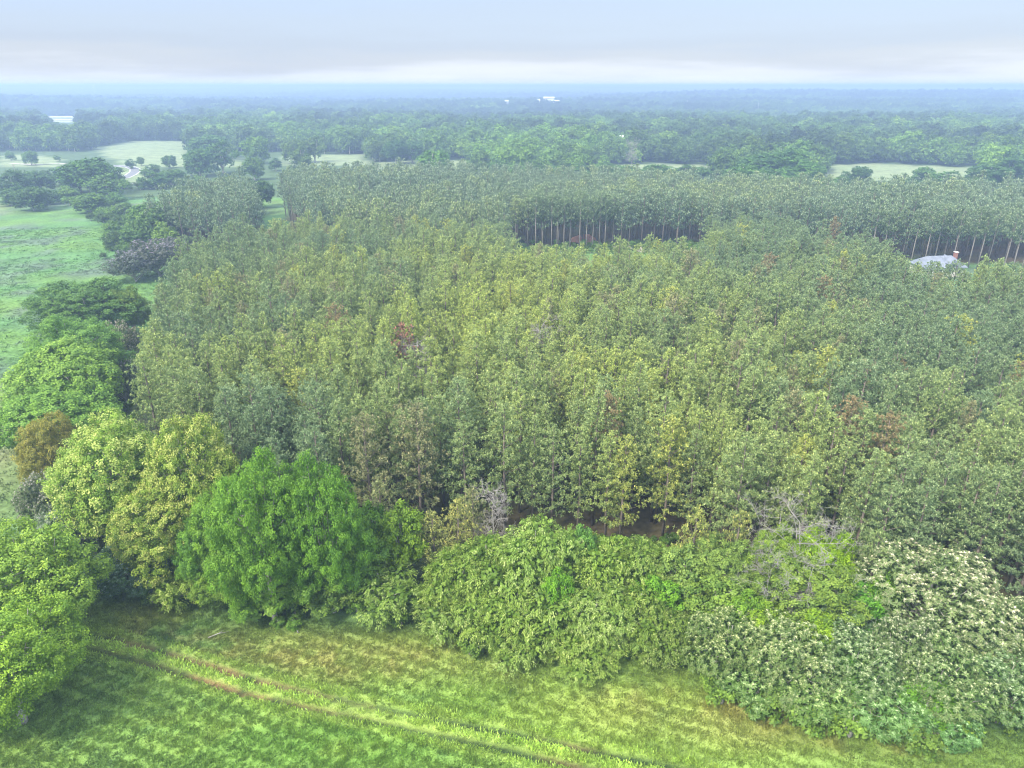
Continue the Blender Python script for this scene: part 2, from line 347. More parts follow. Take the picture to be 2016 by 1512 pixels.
def bare(seed, h, R, n=20, wood='dead', z0=.3):
    """a dead, leafless tree: tubes that fork four times into fine twigs"""
    r = RS(seed); b = MB(); rt = .0065*h+.015
    pts = [(0,0,-.3)] + [(r.uniform(-.03,.03)*h, r.uniform(-.03,.03)*h, h*f) for f in (.25,.5,.75,1)]
    b.tube(pts, [rt*1.2, rt, rt*.75, rt*.45, .015], 7)
    t = b.mesh('trunk', M[wood], True); l = MB()
    def fork(p, d, ln, rad, lev):
        m = p + d*ln*.5 + Vector(r.normal(0, ln*.07, 3)); e = p + d*ln + Vector(r.normal(0, ln*.12, 3))
        l.tube([p, m, e], [rad, rad*.75, rad*.45], 4 if lev < 2 else 3, False)
        if lev >= 3: return
        for q in range([5,5,4][lev]):
            f = .25 + .8*(q+r.rand())/5; o = p.lerp(m, f*2) if f < .5 else m.lerp(e, min(1, f*2-1))
            dd = (d*.75 + Vector(rdir(r, 1)[0])*.85 + Vector((0,0,.12))).normalized(); fork(o, dd, ln*r.uniform(.38,.62), max(rad*.5, .011), lev+1)
    for i in range(n):
        tt = z0 + (1-z0)*(i+r.rand())/n; ph = i*2.4+r.uniform(-.5,.5)
        s_ = Vector(pts[1]).lerp(Vector(pts[4]), (tt-.25)/.75) if tt > .25 else Vector((0,0,h*tt))
        fork(s_, Vector((math.cos(ph), math.sin(ph), r.uniform(.1,.8))).normalized(), R*r.uniform(.55,1.0)*(1-.5*max(0, tt-.4)), rt*.42, 0)
    return None, t, l.mesh('branch', M[wood], True)

# ------------------------------------------------------------------ zones of the land, in metres
P_ = lambda *pp: [at(*p) for p in pp]
near_stand = [(-31,66),(-16,69),(-4,72),(10,70),(20,66.5),(26,62),(38,58),(50,54),(62,51),(95,44),(260,40),(260,142),(115,141),(92,150),(89,174),(74,210),(53,197),(49,168),(2,166),(-1,197),(-42,203),(-76,192),(-77,165),(-66,128),(-58,105),(-50,86),(-40,76)]
far_stand = [(-62,222),(-40,212),(-4,214),(2,234),(60,234),(92,224),(124,213),(200,206),(330,205),(340,285),(180,285),(120,286),(60,318),(10,330),(-60,345),(-98,335),(-96,300),(-74,250)]
left_block = [(-122,238),(-90,222),(-82,232),(-92,262),(-112,300),(-126,290)]
hedge_line = [(-75,215),(-80,160),(-68,120),(-62,95),(-56,78),(-48,64),(-34,60),(-18,57),(-4,57),(8,55),(20,52),(30,48),(42,44),(60,40),(95,36)]
pastures_px = [[(180,292),(255,278),(372,278),(372,302),(480,312),(482,330),(345,330),(250,326)], [(536,318),(620,311),(722,307),(724,322),(690,326),(560,326)], [(676,326),(800,316),(960,316),(975,322),(880,336),(740,338)],
  [(1150,326),(1290,322),(1420,326),(1400,340),(1170,340)], [(1618,327),(1700,321),(1930,330),(1932,350),(1870,358),(1625,352)], [(0,306),(60,304),(118,314),(112,330),(0,330)], [(70,230),(160,230),(160,242),(100,242)], [(340,221),(385,221),(385,226),(340,226)], [(880,243),(990,240),(1010,245),(900,248)], [(1500,232),(1590,230),(1600,234),(1510,236)], [(560,210),(640,209),(640,212),(565,213)], [(1240,205),(1330,204),(1330,207),(1240,208)], [(1395,292),(1425,292),(1425,297),(1395,297)],
  [(560,306),(725,303),(725,309),(560,316)], [(236,318),(290,322),(300,358),(225,358)]]
rng = RS(5)
def pasture_mask(x, y, h=0):
    px, py = proj(x, y, H(x, y)+h); r = np.zeros(np.shape(x), bool)
    for p in pastures_px: r |= inpoly(px, py, p)
    return r & (np.asarray(y) > 330)

# ------------------------------------------------------------------ the ground, one sheet to the horizon
ny, nx = 420, 320
ys = -120 + 15200*((np.exp(np.linspace(0, 5.0, ny))-1)/(math.exp(5.0)-1)); us = np.linspace(-1.25, 1.25, nx)
Y, U = np.meshgrid(ys, us, indexing='ij'); X = U*(Y+330); Z = H(X, Y)
x, y = X.ravel(), Y.ravel(); z = Z.ravel()
def mixc(a, b, t): t = np.clip(t, 0, 1)[:, None]; return a*(1-t) + np.asarray(b)*t
def base_color(x, y):
    n1 = fbm(x, y, 40, 21); n2 = fbm(x, y, 9, 22); n3 = fbm(x*.35, y, 14, 31)
    c = np.tile([[.085,.18,.055]], (len(x), 1)); c = mixc(c, (.11,.20,.045), (n3-.45)*5); c = mixc(c, (.10,.145,.09), (n2-.52)*6); c = mixc(c, (.18,.19,.09), (n1-.55)*4)
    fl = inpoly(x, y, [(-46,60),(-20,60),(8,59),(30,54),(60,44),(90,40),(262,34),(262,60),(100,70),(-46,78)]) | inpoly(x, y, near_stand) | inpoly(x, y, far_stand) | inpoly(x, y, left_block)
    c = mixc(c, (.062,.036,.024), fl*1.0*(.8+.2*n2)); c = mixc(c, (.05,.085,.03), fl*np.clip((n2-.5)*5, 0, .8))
    clr = inpoly(x, y, [(-2,160),(62,160),(70,206),(95,224),(62,240),(-2,240)]); c = mixc(c, (.10,.19,.05), clr*.9)
    far = (y > 345); past = pasture_mask(x, y); c = mixc(c, (.07,.11,.045), (far & ~past)*1.0)
    c = mixc(c, (.20,.24,.125), past*(.7+.5*n1))
    return c
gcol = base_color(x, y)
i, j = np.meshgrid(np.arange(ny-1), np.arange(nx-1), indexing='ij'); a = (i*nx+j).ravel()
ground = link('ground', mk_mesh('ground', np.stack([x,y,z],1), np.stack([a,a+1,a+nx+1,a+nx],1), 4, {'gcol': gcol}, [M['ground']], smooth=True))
tag(ground, kind='structure')

# foreground hay field: its own finely modelled sheet with the wheel ruts pressed into it
rutA = P_((100,1232),(180,1256),(250,1270),(330,1290),(430,1320),(520,1348),(600,1367),(700,1390),(830,1416),(1000,1448),(1200,1490),(1400,1530))
rutB = P_((100,1262),(200,1285),(260,1300),(330,1320),(400,1342),(470,1365),(560,1385),(640,1400),(760,1426),(900,1457),(1080,1500),(1300,1550))
fx = np.arange(-75, 92, .30); fy = np.arange(14, 78, .30); FX, FY = np.meshgrid(fx, fy, indexing='ij')
x, y = FX.ravel(), FY.ravel()
hl = np.interp(x, [p[0] for p in hedge_line[5:]], [p[1] for p in hedge_line[5:]])       # the hedge's y at this x
def field_height(x, y):
    dA, dB = pdist(x, y, rutA), pdist(x, y, rutB)
    ww = .36 + .22*vnoise(x, y, 2.2, 48); rut = np.exp(-(dA/ww)**4) + np.exp(-(dB/ww)**4); bank = np.exp(-((dA-.85)/.35)**2)*.8 + np.exp(-((dB-.85)/.35)**2)*.8
    return .20 + .10*(fbm(x, y, 9, 41)-.5) + .09*(fbm(x, y, 1.3, 42)-.5) - .17*rut + .12*bank, rut, bank
def field_color(x, y):
    px, py = proj(x, y, 0*x); n1 = fbm(x, y, 7, 51); n2 = fbm(x, y, 1.6, 52); n3 = fbm(x*.6+y*.3, y-x*.2, 4, 53)
    c = np.tile([[.17,.265,.06]], (len(x), 1))
    def blob(cx, cy_, sx_, sy_, col, k=1.0):  # grass patches; the lit yellow middle and shaded left are painted in too
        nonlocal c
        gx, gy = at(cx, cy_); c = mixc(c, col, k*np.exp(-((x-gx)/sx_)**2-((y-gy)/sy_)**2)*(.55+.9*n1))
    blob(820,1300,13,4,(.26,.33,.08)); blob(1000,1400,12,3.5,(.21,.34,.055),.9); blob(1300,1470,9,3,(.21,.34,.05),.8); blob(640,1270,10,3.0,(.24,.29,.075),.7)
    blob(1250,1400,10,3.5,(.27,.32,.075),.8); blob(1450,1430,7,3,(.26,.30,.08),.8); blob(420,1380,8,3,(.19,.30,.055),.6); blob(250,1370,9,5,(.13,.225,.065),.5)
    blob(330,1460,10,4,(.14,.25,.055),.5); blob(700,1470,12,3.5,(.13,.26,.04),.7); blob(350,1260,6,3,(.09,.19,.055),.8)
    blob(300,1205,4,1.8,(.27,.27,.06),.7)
    c = mixc(c, (.06,.135,.045), np.clip((n2-.50)*5, 0, 1)*.4*np.clip((.62-n1)*5, 0, 1)); c = mixc(c, (.24,.33,.06), np.clip((n3-.56)*6, 0, 1)*.4)
    e = np.interp(x, [p[0] for p in hedge_line[5:]], [p[1] for p in hedge_line[5:]]) - y
    c = mixc(c, (.30,.185,.075), np.exp(-((e-6.5)/2.3)**2)*np.clip((n1-.36)*4, 0, 1)*np.clip((n2-.30)*4, .2, 1)*.35)      # rusty strip along the hedge
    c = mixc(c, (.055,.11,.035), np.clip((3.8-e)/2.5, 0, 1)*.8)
    _, rut, bank = field_height(x, y)
    bare_ = np.clip(rut, 0, 1)*np.clip(.7*np.exp(-((x+27)/7)**2) + .35*np.clip((n1-.5)*8, 0, 1), 0, 1)
    c = mixc(c, (.035,.06,.02), rut); c = mixc(c, (.26,.15,.08), bare_*.8*np.clip((n2-.25)*3, 0, 1)); c = mixc(c, (.29,.39,.085), np.clip(bank, 0, 1)*np.clip((n2-.1)*2, .35, .95))
    return c
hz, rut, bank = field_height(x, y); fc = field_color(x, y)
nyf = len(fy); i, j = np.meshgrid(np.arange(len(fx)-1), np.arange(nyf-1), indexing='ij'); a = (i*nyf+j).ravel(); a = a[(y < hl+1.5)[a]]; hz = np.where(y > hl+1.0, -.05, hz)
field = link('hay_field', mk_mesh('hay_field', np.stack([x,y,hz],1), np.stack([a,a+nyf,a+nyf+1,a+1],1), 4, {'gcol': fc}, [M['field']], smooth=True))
tag(field, kind='structure')

def ribbon(name, pts, w, m, lift=.06, seg=6):
    p = []; 
    for (x1,y1),(x2,y2) in zip(pts[:-1], pts[1:]):
        for k in range(seg): p.append((x1+(x2-x1)*k/seg, y1+(y2-y1)*k/seg))
    p.append(pts[-1]); V = []
    for k, (px_, py_) in enumerate(p):
        a_, b_ = p[max(k-1,0)], p[min(k+1,len(p)-1)]; d = Vector((b_[0]-a_[0], b_[1]-a_[1])).normalized()
        ww = w
        for s_ in (-1, 1):
            qx, qy = px_-d.y*ww/2*s_, py_+d.x*ww/2*s_; V.append((qx, qy, float(H(qx, qy))+lift))
    b = MB().add(V, [(2*k, 2*k+1, 2*k+3, 2*k+2) for k in range(len(p)-1)])
    return tag(b.obj(name, m), kind='structure')
ribbon('county_road', P_((-300,357),(-100,356.5),(0,357),(60,357.5),(120,359),(200,362),(300,361),(420,363)), 7, M['asphalt'], .08)
curve = P_((228,353),(245,350),(258,344),(266,338),(266,333),(256,329),(236,327),(215,326))
ribbon('bend_road', curve, 6.5, M['asphalt'], .10)
def offs(line, d):
    r = []
    for k in range(len(line)):
        a_, b_ = line[max(k-1,0)], line[min(k+1,len(line)-1)]; v = Vector((b_[0]-a_[0], b_[1]-a_[1])).normalized(); r.append((line[k][0]-v.y*d, line[k][1]+v.x*d))
    return r
ribbon('road_edge_line', offs(curve, 2.9), .4, M['white'], .13); ribbon('road_edge_line', offs(curve, -2.9), .4, M['white'], .13)
ribbon('dirt_lane', P_((482,450),(478,420),(465,400),(458,385)), 4, M['gravel'], .07)
ribbon('gravel_drive', P_((1205,483),(1225,486),(1250,488),(1275,496)), 5, M['gravel'], .07)
ribbon('gravel_drive', P_((20,322),(70,324),(120,322),(200,333)), 3.5, M['gravel'], .07)

# ------------------------------------------------------------------ prototypes of every plant (copied below with shared meshes)
PR = {}
for k in range(7): PR['pine%d'%k] = pine(100+k, h=16, z0=[2.8,3.4,3.8,2.6,3.2,3.6,3.0][k], R=[3.0,2.7,2.5,3.2,2.8,2.6,3.1][k], nb=62, nt=17, blades=13, bl=.30, bw=.07, top=[.55,.7,.85,.5,.65,.75,.6][k])
for k in range(3): PR['tallpine%d'%k] = pine(120+k, h=17, z0=8.6+.5*k, R=3.1, nb=34, nt=11, blades=6, bl=.5, bw=.15, top=.42, bark='grey_pine_bark')
for k in range(4): PR['farpine%d'%k] = pine(130+k, h=16.5, z0=5+.4*k, R=3.0, nb=34, nt=9, blades=5, bl=.60, bw=.21, top=.5)
PR['youngpine'] = pine(141, h=9, z0=1.2, R=2.7, nb=52, nt=13, blades=8, bl=.30, bw=.075, top=.75)
PR['oakbig'] = oak(208, 9.0, 20, .8, 34, 1.05, 60, .19, lob=.82)
PR['oakyellow'] = oak(202, 8.0, 18, 2.0, 36, .95, 50, .20, yellow=.6)
PR['oakround'] = oak(203, 6.2, 14, 1.2, 26, .9, 46, .20)
PR['limetree'] = oak(204, 6.0, 13, 1.0, 30, .8, 50, .155)
PR['openoak'] = oak(205, 8.0, 15, 3.0, 20, .95, 34, .26, limbn=20)
PR['smalltree'] = oak(206, 3.4, 8.5, .6, 15, .7, 28, .21)
PR['shrub'] = oak(207, 1.6, 2.6, .05, 8, .5, 18, .17, limbn=3)
PR['cherry0'] = drooper(211, 4.6, 9.5, .4, 18); PR['cherry1'] = drooper(212, 3.6, 7.0, .2, 14)
PR['china0'] = chinaberry(221, 7.6, 10.5, 1.2, 18); PR['china1'] = chinaberry(222, 5.6, 8, .6, 15); PR['china2'] = chinaberry(223, 3.8, 5.5, .3, 11)
for k in range(4): PR['mid%d'%k] = oak(230+k, [6.5,7.5,5.5,7][k], [14,17,13,18][k], [-.6,0,-.8,0][k], [16,20,13,20][k], 1.5, 15, .62, limbn=5)
for k in range(5): PR['far%d'%k] = oak(240+k, [7.5,8.5,6.5,8,6][k], [15,18,14,19,17][k], -1.5, [13,15,11,14,11][k], 2.2, 9, 1.0, limbn=0)
PR['midpine'] = PR['farpine0']
PR['dead0'] = bare(251, 12, 3.2, 24); PR['dead1'] = bare(252, 9, 4.4, 15, z0=.25)
PR['deadsnag'] = bare(253, 8, 2.2, 12, z0=.2); PR['fallen'] = bare(254, 6, 2.0, 12, z0=.1)
def tree(name, key, x, y, s, label, cat='tree', group=None, tint=(1,1,1), rz=0, sxy=None, z=None, tilt=None):
    cm, t, l = PR[key]
    z = float(H(x, y)) if z is None else z
    o = link(name, None, None, (x, y, z), rz, (s*(sxy or 1), s*(sxy or 1), s))
    if tilt: o.rotation_euler = (*tilt, rz)
    tag(o, label, cat, group)
    if cm is not None: c = link('crown', cm, o); c['tint'] = tuple(float(v) for v in tint)
    if t is not None: link('trunk', t, o)
    if l is not None and len(l.vertices): link('branch' if cm is None else 'limb', l, o)
    return o
HT = dict(oakbig=20, oakyellow=18, oakround=14, limetree=13, openoak=15, smalltree=8.5, shrub=2.6, cherry0=9.5, cherry1=7.0, china0=10.5, china1=8, china2=5.5,
  mid0=14, mid1=17, mid2=13, mid3=18, youngpine=9, dead0=12, dead1=9, deadsnag=8)
RD = dict(oakbig=9, oakyellow=8, oakround=6.2, limetree=6, openoak=8, smalltree=3.4, shrub=1.6, cherry0=4.6, cherry1=3.6, china0=7.6, china1=5.6, china2=3.8,
  mid0=6.5, mid1=7.5, mid2=5.5, mid3=7, youngpine=2.7, dead0=3.2, dead1=4.4, deadsnag=2.2)
def grow(name, key, px, py, wpx, h, label, tint=(1,1,1), rz=0, **k):
    """the tree whose top the photo shows at (px, py), wpx pixels wide, h metres high"""
    x, y = at(px, py, h); s = h/HT[key]; w = wpx/(F/depth(y, h*.6))
    return tree(name, key, x, y, s, label, tint=tint, rz=rz, sxy=w/2/RD[key]/s, **k)
gH = 'trees of the hedgerow between the field and the pines'
YG = (1.35,1.12,.85)
grow('lime_tree', 'limetree', -30, 1215, 270, 11.5, 'lime-yellow leafy tree filling the bottom left corner beside the field', (1.45,1.4,1.0), .5, group=gH)
grow('oak_tree', 'oakround', 35, 1035, 240, 13.5, 'bright green tree at the left edge, directly above the lime-yellow corner tree', (1.45,1.35,1.3), 1.5, group=gH)
grow('oak_tree', 'oakbig', 485, 880, 215, 20, 'huge rich green oak, the tallest broadleaf at the near left of the pines', (.92,1.10,.80), .3, group=gH)
grow('oak_tree', 'oakbig', 618, 886, 175, 19, 'rich green oak fused to the right side of the huge oak', (.85,1.06,.78), 2.6, group=gH)
grow('oak_tree', 'oakround', 425, 950, 150, 14, 'green oak shouldering the left side of the huge oak', (1.0,1.12,.82), .6, group=gH)
grow('oak_tree', 'oakround', 555, 965, 165, 12.5, 'green oak bulging out in front, between the two oak summits', (.98,1.1,.8), 2.9, group=gH)
grow('oak_tree', 'oakround', 665, 985, 115, 12, 'green oak shoulder on the right flank of the fused oak', (.9,1.0,.8), 4.9, group=gH)
grow('oak_tree', 'oakround', 385, 1015, 120, 10, 'green bough tree fused to the lower left of the huge oak', (.85,1.05,.85), 3.6, group=gH)
grow('oak_tree', 'oakyellow', 195, 815, 245, 18, 'broad oak with pale yellow-green catkins left of the huge green oak', (1.25,1.2,1.2), 2.1, group=gH)
grow('oak_tree', 'oakyellow', 355, 815, 190, 18.5, 'olive-yellow flowering oak squeezed between pale yellow-green oak and the pines', (1.22,1.1,1.05), 4.4, group=gH)
grow('oak_tree', 'oakyellow', 300, 940, 210, 13, 'lower olive-yellow oak bough tree in front of the two flowering oaks', (1.1,1.0,.9), 1.2, group=gH)
grow('oak_tree', 'oakround', 72, 812, 125, 13, 'orange-brown leafed tree at the far left of the flowering oaks', (1.6,.95,1.2), .3, group=gH)
grow('oak_tree', 'openoak', 105, 668, 235, 15, 'open bright green tree with bare pale limbs on the left field edge', (1.3,1.3,1.4), 1.0, group=gH)
grow('oak_tree', 'openoak', 90, 760, 220, 12, 'low spreading green tree below the open limbed tree at left field edge', (1.15,1.25,1.3), 3.0, group=gH)
grow('oak_tree', 'oakbig', 125, 612, 210, 17, 'dense round green tree behind the open limbed tree on left edge', (.95,1.1,1.4), 4.0, group=gH)
grow('oak_tree', 'oakround', 155, 548, 190, 14, 'dark green spreading tree farthest back in the left edge row', (.62,.75,1.0), 2.0, group=gH)
grow('oak_tree', 'oakround', 245, 560, 75, 12, 'slim olive green tree touching the pines beside the dark green tree', (.9,.85,.9), 2.6, group=gH)
grow('chinaberry_tree', 'china1', 228, 625, 75, 11, 'grey blossoming tree wedged between round green tree and the pines', (1.0,.85,1.1), 1.0, group=gH)
grow('chinaberry_tree', 'china1', 225, 700, 80, 9, 'grey blossoming tree beside the open limbed tree, against the pines', (.9,.85,1.05), 2.0, group=gH)
grow('chinaberry_tree', 'china1', 72, 925, 120, 9, 'grey-green blossoming tree under the orange-brown tree at left', (.95,.85,1.15), 2.4, group=gH)
grow('chinaberry_tree', 'china1', 120, 1000, 150, 7.5, 'dusky grey blossoming tree above the bright green left edge tree', (.85,.85,1.15), 3.4, group=gH)
grow('chinaberry_tree', 'china1', 245, 1075, 190, 6, 'dark green blossoming tree in the shade left of the huge oak foot', (.62,.78,.95), .4, group=gH)
grow('cherry_tree', 'cherry1', 365, 1105, 130, 5, 'yellow-green drooping shrub tree at the left foot of the huge oak', (1.0,1.0,.8), .4, group=gH)
grow('oak_tree', 'oakround', 455, 1080, 150, 7, 'low green bough tree hanging over the grass under the huge oak', (1.0,1.0,.85), 2.2, group=gH)
grow('oak_tree', 'oakround', 525, 1105, 190, 5.5, 'lowest green bough tree hiding the trunk of the huge oak', (.85,1.0,.8), 5.2, group=gH)
grow('oak_tree', 'oakround', 640, 1030, 190, 9.5, 'green tree at the right foot of the huge oak', (.95,1.05,1.0), 5.2, group=gH)
grow('oak_tree', 'smalltree', 785, 985, 110, 10.5, 'slender bright green tree right of the huge oak, before the pines', (1.25,1.2,.8), 1.2, group=gH)
grow('oak_tree', 'smalltree', 730, 985, 100, 9.5, 'narrow mid green tree touching the right side of the huge oak', (.9,1.05,.9), 2.2, group=gH)
grow('cherry_tree', 'cherry1', 745, 1110, 170, 5.5, 'low drooping shrub tree left of the small bay of grass', (.9,.95,.9), 1.9, group=gH)
grow('oak_tree', 'smalltree', 640, 1130, 120, 4.6, 'grey-green bush tree at grass edge right of the huge oak foot', (.85,.85,1.1), 1.9, group=gH)
CH = [(905,1075,140,8,'leftmost drooping yellow-green tree of the central thicket',1.0),(960,1045,150,9,'drooping yellow-green tree with rounded top left of thicket summit',1.1),(1060,1022,170,10.5,'highest drooping tree, the summit of the central thicket',1.15),
  (1180,1062,150,8.5,'drooping pale yellow-green tree just right of the thicket summit',1.05),(1275,1060,130,8,'drooping tree at the upper right shoulder of the central thicket',1.0),(905,1160,140,5,'drooping tree at the lower left skirt of the central thicket',.9),
  (985,1150,160,6.5,'drooping tree below the rounded top tree, thicket front',1.0),(1090,1150,170,7,'broad drooping tree in the thicket front below its summit',.98),(1190,1160,160,6.5,'drooping tree in thicket front, right of the broad front tree',1.0),
  (1265,1150,140,7,'drooping tree at the right front of the central thicket',.85),(1310,1195,150,5,'greyer drooping tree at the right foot of the thicket',.75),(1010,1225,130,3.6,'lowest drooping bush tree reaching out over the grass',.95),(1150,1215,170,4,'dark-skirted drooping bush tree over the grass, thicket middle',.95)]
for k, (a_, b_, c_, d_, e_, f_) in enumerate(CH):
    grow('cherry_tree', 'cherry%d' % (k % 2), a_, b_, c_*1.12, d_, e_, (f_*1.0, f_*1.02, f_*(.85+.1*(k % 3))), k*1.3, group=gH)
grow('oak_tree', 'smalltree', 1098, 1118, 85, 8.2, 'vivid green bushy tree poking out of the middle of the thicket', (1.0,1.25,.6), 1.2, group=gH)
grow('oak_tree', 'smalltree', 1150, 1030, 80, 9, 'fresh green sapling top behind the thicket, before the dark pine floor', (.9,1.1,1.3), 2.2, group=gH)
grow('oak_tree', 'smalltree', 1300, 1135, 110, 6.5, 'vivid green bush tree at the right end of the thicket', (.95,1.2,.6), 3.2, group=gH)
grow('oak_tree', 'smalltree', 1350, 1070, 120, 8.5, 'pale mint green round tree right of the thicket, lower of two', (1.3,1.15,1.7), .2, group=gH)
grow('oak_tree', 'oakround', 1435, 1060, 140, 9, 'pale mint green round tree left of the whitish bare tree', (1.25,1.12,1.6), 1.2, group=gH)
grow('oak_tree', 'smalltree', 1420, 1130, 150, 7, 'mid green tree below the pale mint green trees', (1.1,1.05,1.2), 3.2, group=gH)
grow('oak_tree', 'oakround', 1640, 1045, 130, 10.5, 'vivid yellow-green tree right behind the whitish bare branches', (1.55,1.5,.5), 1.2, group=gH)
grow('oak_tree', 'oakround', 1545, 1035, 120, 10.5, 'light green tree showing through the whitish bare branches', (1.3,1.2,1.0), 2.2, group=gH)
grow('oak_tree', 'oakround', 1590, 1085, 215, 9.6, 'light olive tree whose leaves mingle with the whitish bare branches', (1.15,1.05,1.2), 4.2, group=gH)
grow('dead_tree', 'dead1', 1580, 1028, 215, 11.5, 'large whitish bare-branched tree standing over the right hedgerow', rz=.3, cat='dead tree')
grow('dead_tree', 'dead1', 1530, 1100, 170, 8.5, 'second grey bare-branched tree, lower left of the large whitish one', rz=2.3, cat='dead tree')
grow('dead_tree', 'dead1', 1610, 1155, 170, 6.5, 'low bare tree with pale twigs between the blossoming trees', rz=4.3, cat='dead tree')
grow('oak_tree', 'smalltree', 1510, 1190, 130, 6.5, 'yellow-green bush tree between bare branches and the blossoming trees', (1.2,1.15,.6), .9, group=gH)
grow('oak_tree', 'smalltree', 1710, 1150, 120, 7.5, 'deep green small tree left of the great blossoming dome', (.75,1.1,.7), 1.9, group=gH)
CB = [(1850,1085,330,11,'great dome-shaped cream-blossomed tree at the right edge of the hedgerow',(1.22,1.12,1.2)),(1440,1205,180,7,'blossoming tree at the left end of the cream-blossomed group',(.95,.98,.75)),(1560,1230,200,7.5,'blossoming tree second from the left of the cream group',(1.0,1.02,.85)),
  (1700,1250,200,7.5,'blossoming tree in the middle of the cream group, below deep green tree',(.9,.98,.9)),(1800,1215,170,8.5,'blossoming tree between the great dome and the field, pale heads',(.95,.95,.95)),(1880,1270,210,8,'blossoming tree with pale stems showing, right of the middle one',(.95,1.02,.85)),
  (2010,1180,220,9.5,'blossoming tree cut by the right edge of the photo',(1.0,1.0,.95)),(1995,1280,200,7,'lower blossoming tree at the right edge near the field',(.85,.98,.9)),(1480,1310,170,4.2,'short blossoming tree behind the fallen dead branches',(.8,.95,.65)),(1610,1330,190,4.8,'short blossoming tree in front of the cream group',(.85,1.0,.65)),
  (1760,1350,200,4.8,'short green-headed blossoming tree nearest the field at right',(.8,1.05,.75)),(1870,1375,170,4,'lowest blossoming tree in the bottom right above the grass',(.75,1.05,.8)),(1660,1180,140,7,'dim blossoming tree behind low bare twigs',(.7,.85,.85))]
for k, (a_, b_, c_, d_, e_, f_) in enumerate(CB):
    grow('chinaberry_tree', 'china%d' % (0 if d_ > 9 else 1 if d_ > 5 else 2), a_, b_, c_*.97, d_, e_, f_, k*1.1, group=gH)
for k, (a_, b_, c_, d_, e_, f_, kk_) in enumerate([(1745,1125,80,8.5,'vivid green sapling between deep green tree and great blossoming dome',(1.1,1.3,.7),'smalltree'),(1475,1165,110,7,'fresh green bush tree at the lower left of the whitish bare tree',(1.0,1.1,.7),'smalltree'),
  (1615,1205,120,7,'yellow-green bush tree poking through the blossoming group, below bare twigs',(1.35,1.3,.6),'smalltree'),(1690,1300,100,5.5,'deep green bush in a hollow of the blossoming group',(.7,1.0,.6),'smalltree'),(1840,1335,120,5.5,'mid green bush among the blossoming trees, low right',(.85,1.1,.65),'smalltree'),
  (1120,1068,90,7.5,'green sapling on the thicket crest at the dark pine floor',(1.0,1.1,.8),'smalltree'),(1225,1052,80,7.2,'light green sapling on the right of the thicket crest',(1.15,1.15,.9),'smalltree'),(1015,1085,100,6.5,'leafy green sapling buried in the thicket, left of its summit',(1.0,1.15,.7),'smalltree')]):
    grow('oak_tree', kk_, a_, b_, c_, d_, e_, f_, k*.9, group=gH)
grow('dead_tree', 'dead0', 972, 965, 90, 10, 'bare grey dead tree at the corner of the dark pine floor', rz=.3, cat='dead tree')
fb = at(1368, 1300, 0)
fo = link('fallen_branch', None, None, (fb[0], fb[1]-.5, 2.6), 0, .85); fo.rotation_euler = (math.radians(205), math.radians(8), .3)
tag(fo, 'bleached dead branch drooping out of the hedge over the grass', 'dead branch'); link('trunk', PR['fallen'][1], fo); link('branch', PR['fallen'][2], fo)
r = RS(77)
gs = 'low shrubs along the foot of the hedgerow'
SH = [(535,1192,1.7,'green bushy shrub hiding the trunk foot of the huge oak'),(575,1172,1.8,'dark green shrub right of the huge oak trunk foot'),(495,1180,1.5,'yellow-green shrub left of the huge oak trunk foot'),(250,1150,1.3,'shaded shrub between corner shrub and the dark shrub'),(205,1150,.9,'shaded grey-green shrub in the corner beside left edge trees'),(300,1165,.8,'dark shrub below the blossoming tree left of the huge oak'),(560,1185,.9,'shrub under the skirt of the huge oak'),(700,1180,1.0,'shrub at grass edge just left of the grass bay'),(840,1160,.9,'shrub at the head of the small grass bay'),
  (930,1270,1.0,'blue-grey shrub under the left thicket foot'),(1235,1270,1.0,'shrub in the shadow gap under the right thicket foot'),(1350,1290,1.1,'shrub hard against the fallen dead branch'),(1425,1360,1.2,'shrub under the short blossoming tree, right of fallen branch'),(1500,1390,1.3,'green shrub at grass edge, second right of the fallen branch'),
  (1590,1410,1.4,'green shrub at grass edge below the short blossoming trees'),(1680,1425,1.4,'bright shrub in the middle of the lower right grass edge'),(1770,1440,1.3,'shrub at grass edge, below the green-headed blossoming tree'),(1815,1462,1.0,'pale shrub standing farthest out into the grass at lower right'),(1880,1425,1.3,'shrub second from the right along the lower grass edge'),(1965,1400,1.3,'shrub at the right end of the lower grass edge')]
for k, (a_, b_, s_, lab) in enumerate(SH):
    x_, y_ = at(a_, b_, 1.3); q = .7+.5*r.rand(); tree('shrub', 'shrub', x_, y_, s_, lab, 'shrub', gs, (q*1.0, q*1.0, q*(1.0+.3*r.rand())), r.rand()*6)

# ------------------------------------------------------------------ pines: the 300 that show largest are things, the rest one mass
def pine_tint(x, y):
    n = fbm(x, y, 22, 61, 3); n2 = vnoise(x, y, 5, 62)
    w = np.clip(1 - np.abs(x+5)/75, 0, 1)*np.clip((y-50)/40, 0, 1)*np.clip((230-y)/80, 0, 1)
    t = np.clip(w*1.15 + (n-.5)*1.5 + (n2-.5)*.8, 0, 1.3)[:, None]
    return np.array([[.90,1.02,1.14]])*(1-t) + np.array([[1.46,1.44,.98]])*t
def grid(poly, sx_, sy_, ang, jit, drop, seed):
    r = RS(seed); p = np.array(poly); c = p.mean(0); Rr = np.max(np.hypot(*(p-c).T))+5
    u, v = np.meshgrid(np.arange(-Rr, Rr, sx_), np.arange(-Rr, Rr, sy_)); u = u.ravel()+r.normal(0, jit, u.size); v = v.ravel()+r.normal(0, jit, v.size)
    x = c[0]+u*math.cos(ang)-v*math.sin(ang); y = c[1]+u*math.sin(ang)+v*math.cos(ang)
    k = inpoly(x, y, poly) & (r.rand(x.size) > drop); return x[k], y[k]
px_, py_ = grid(near_stand, 3.6, 3.55, .12, .8, .05, 71)
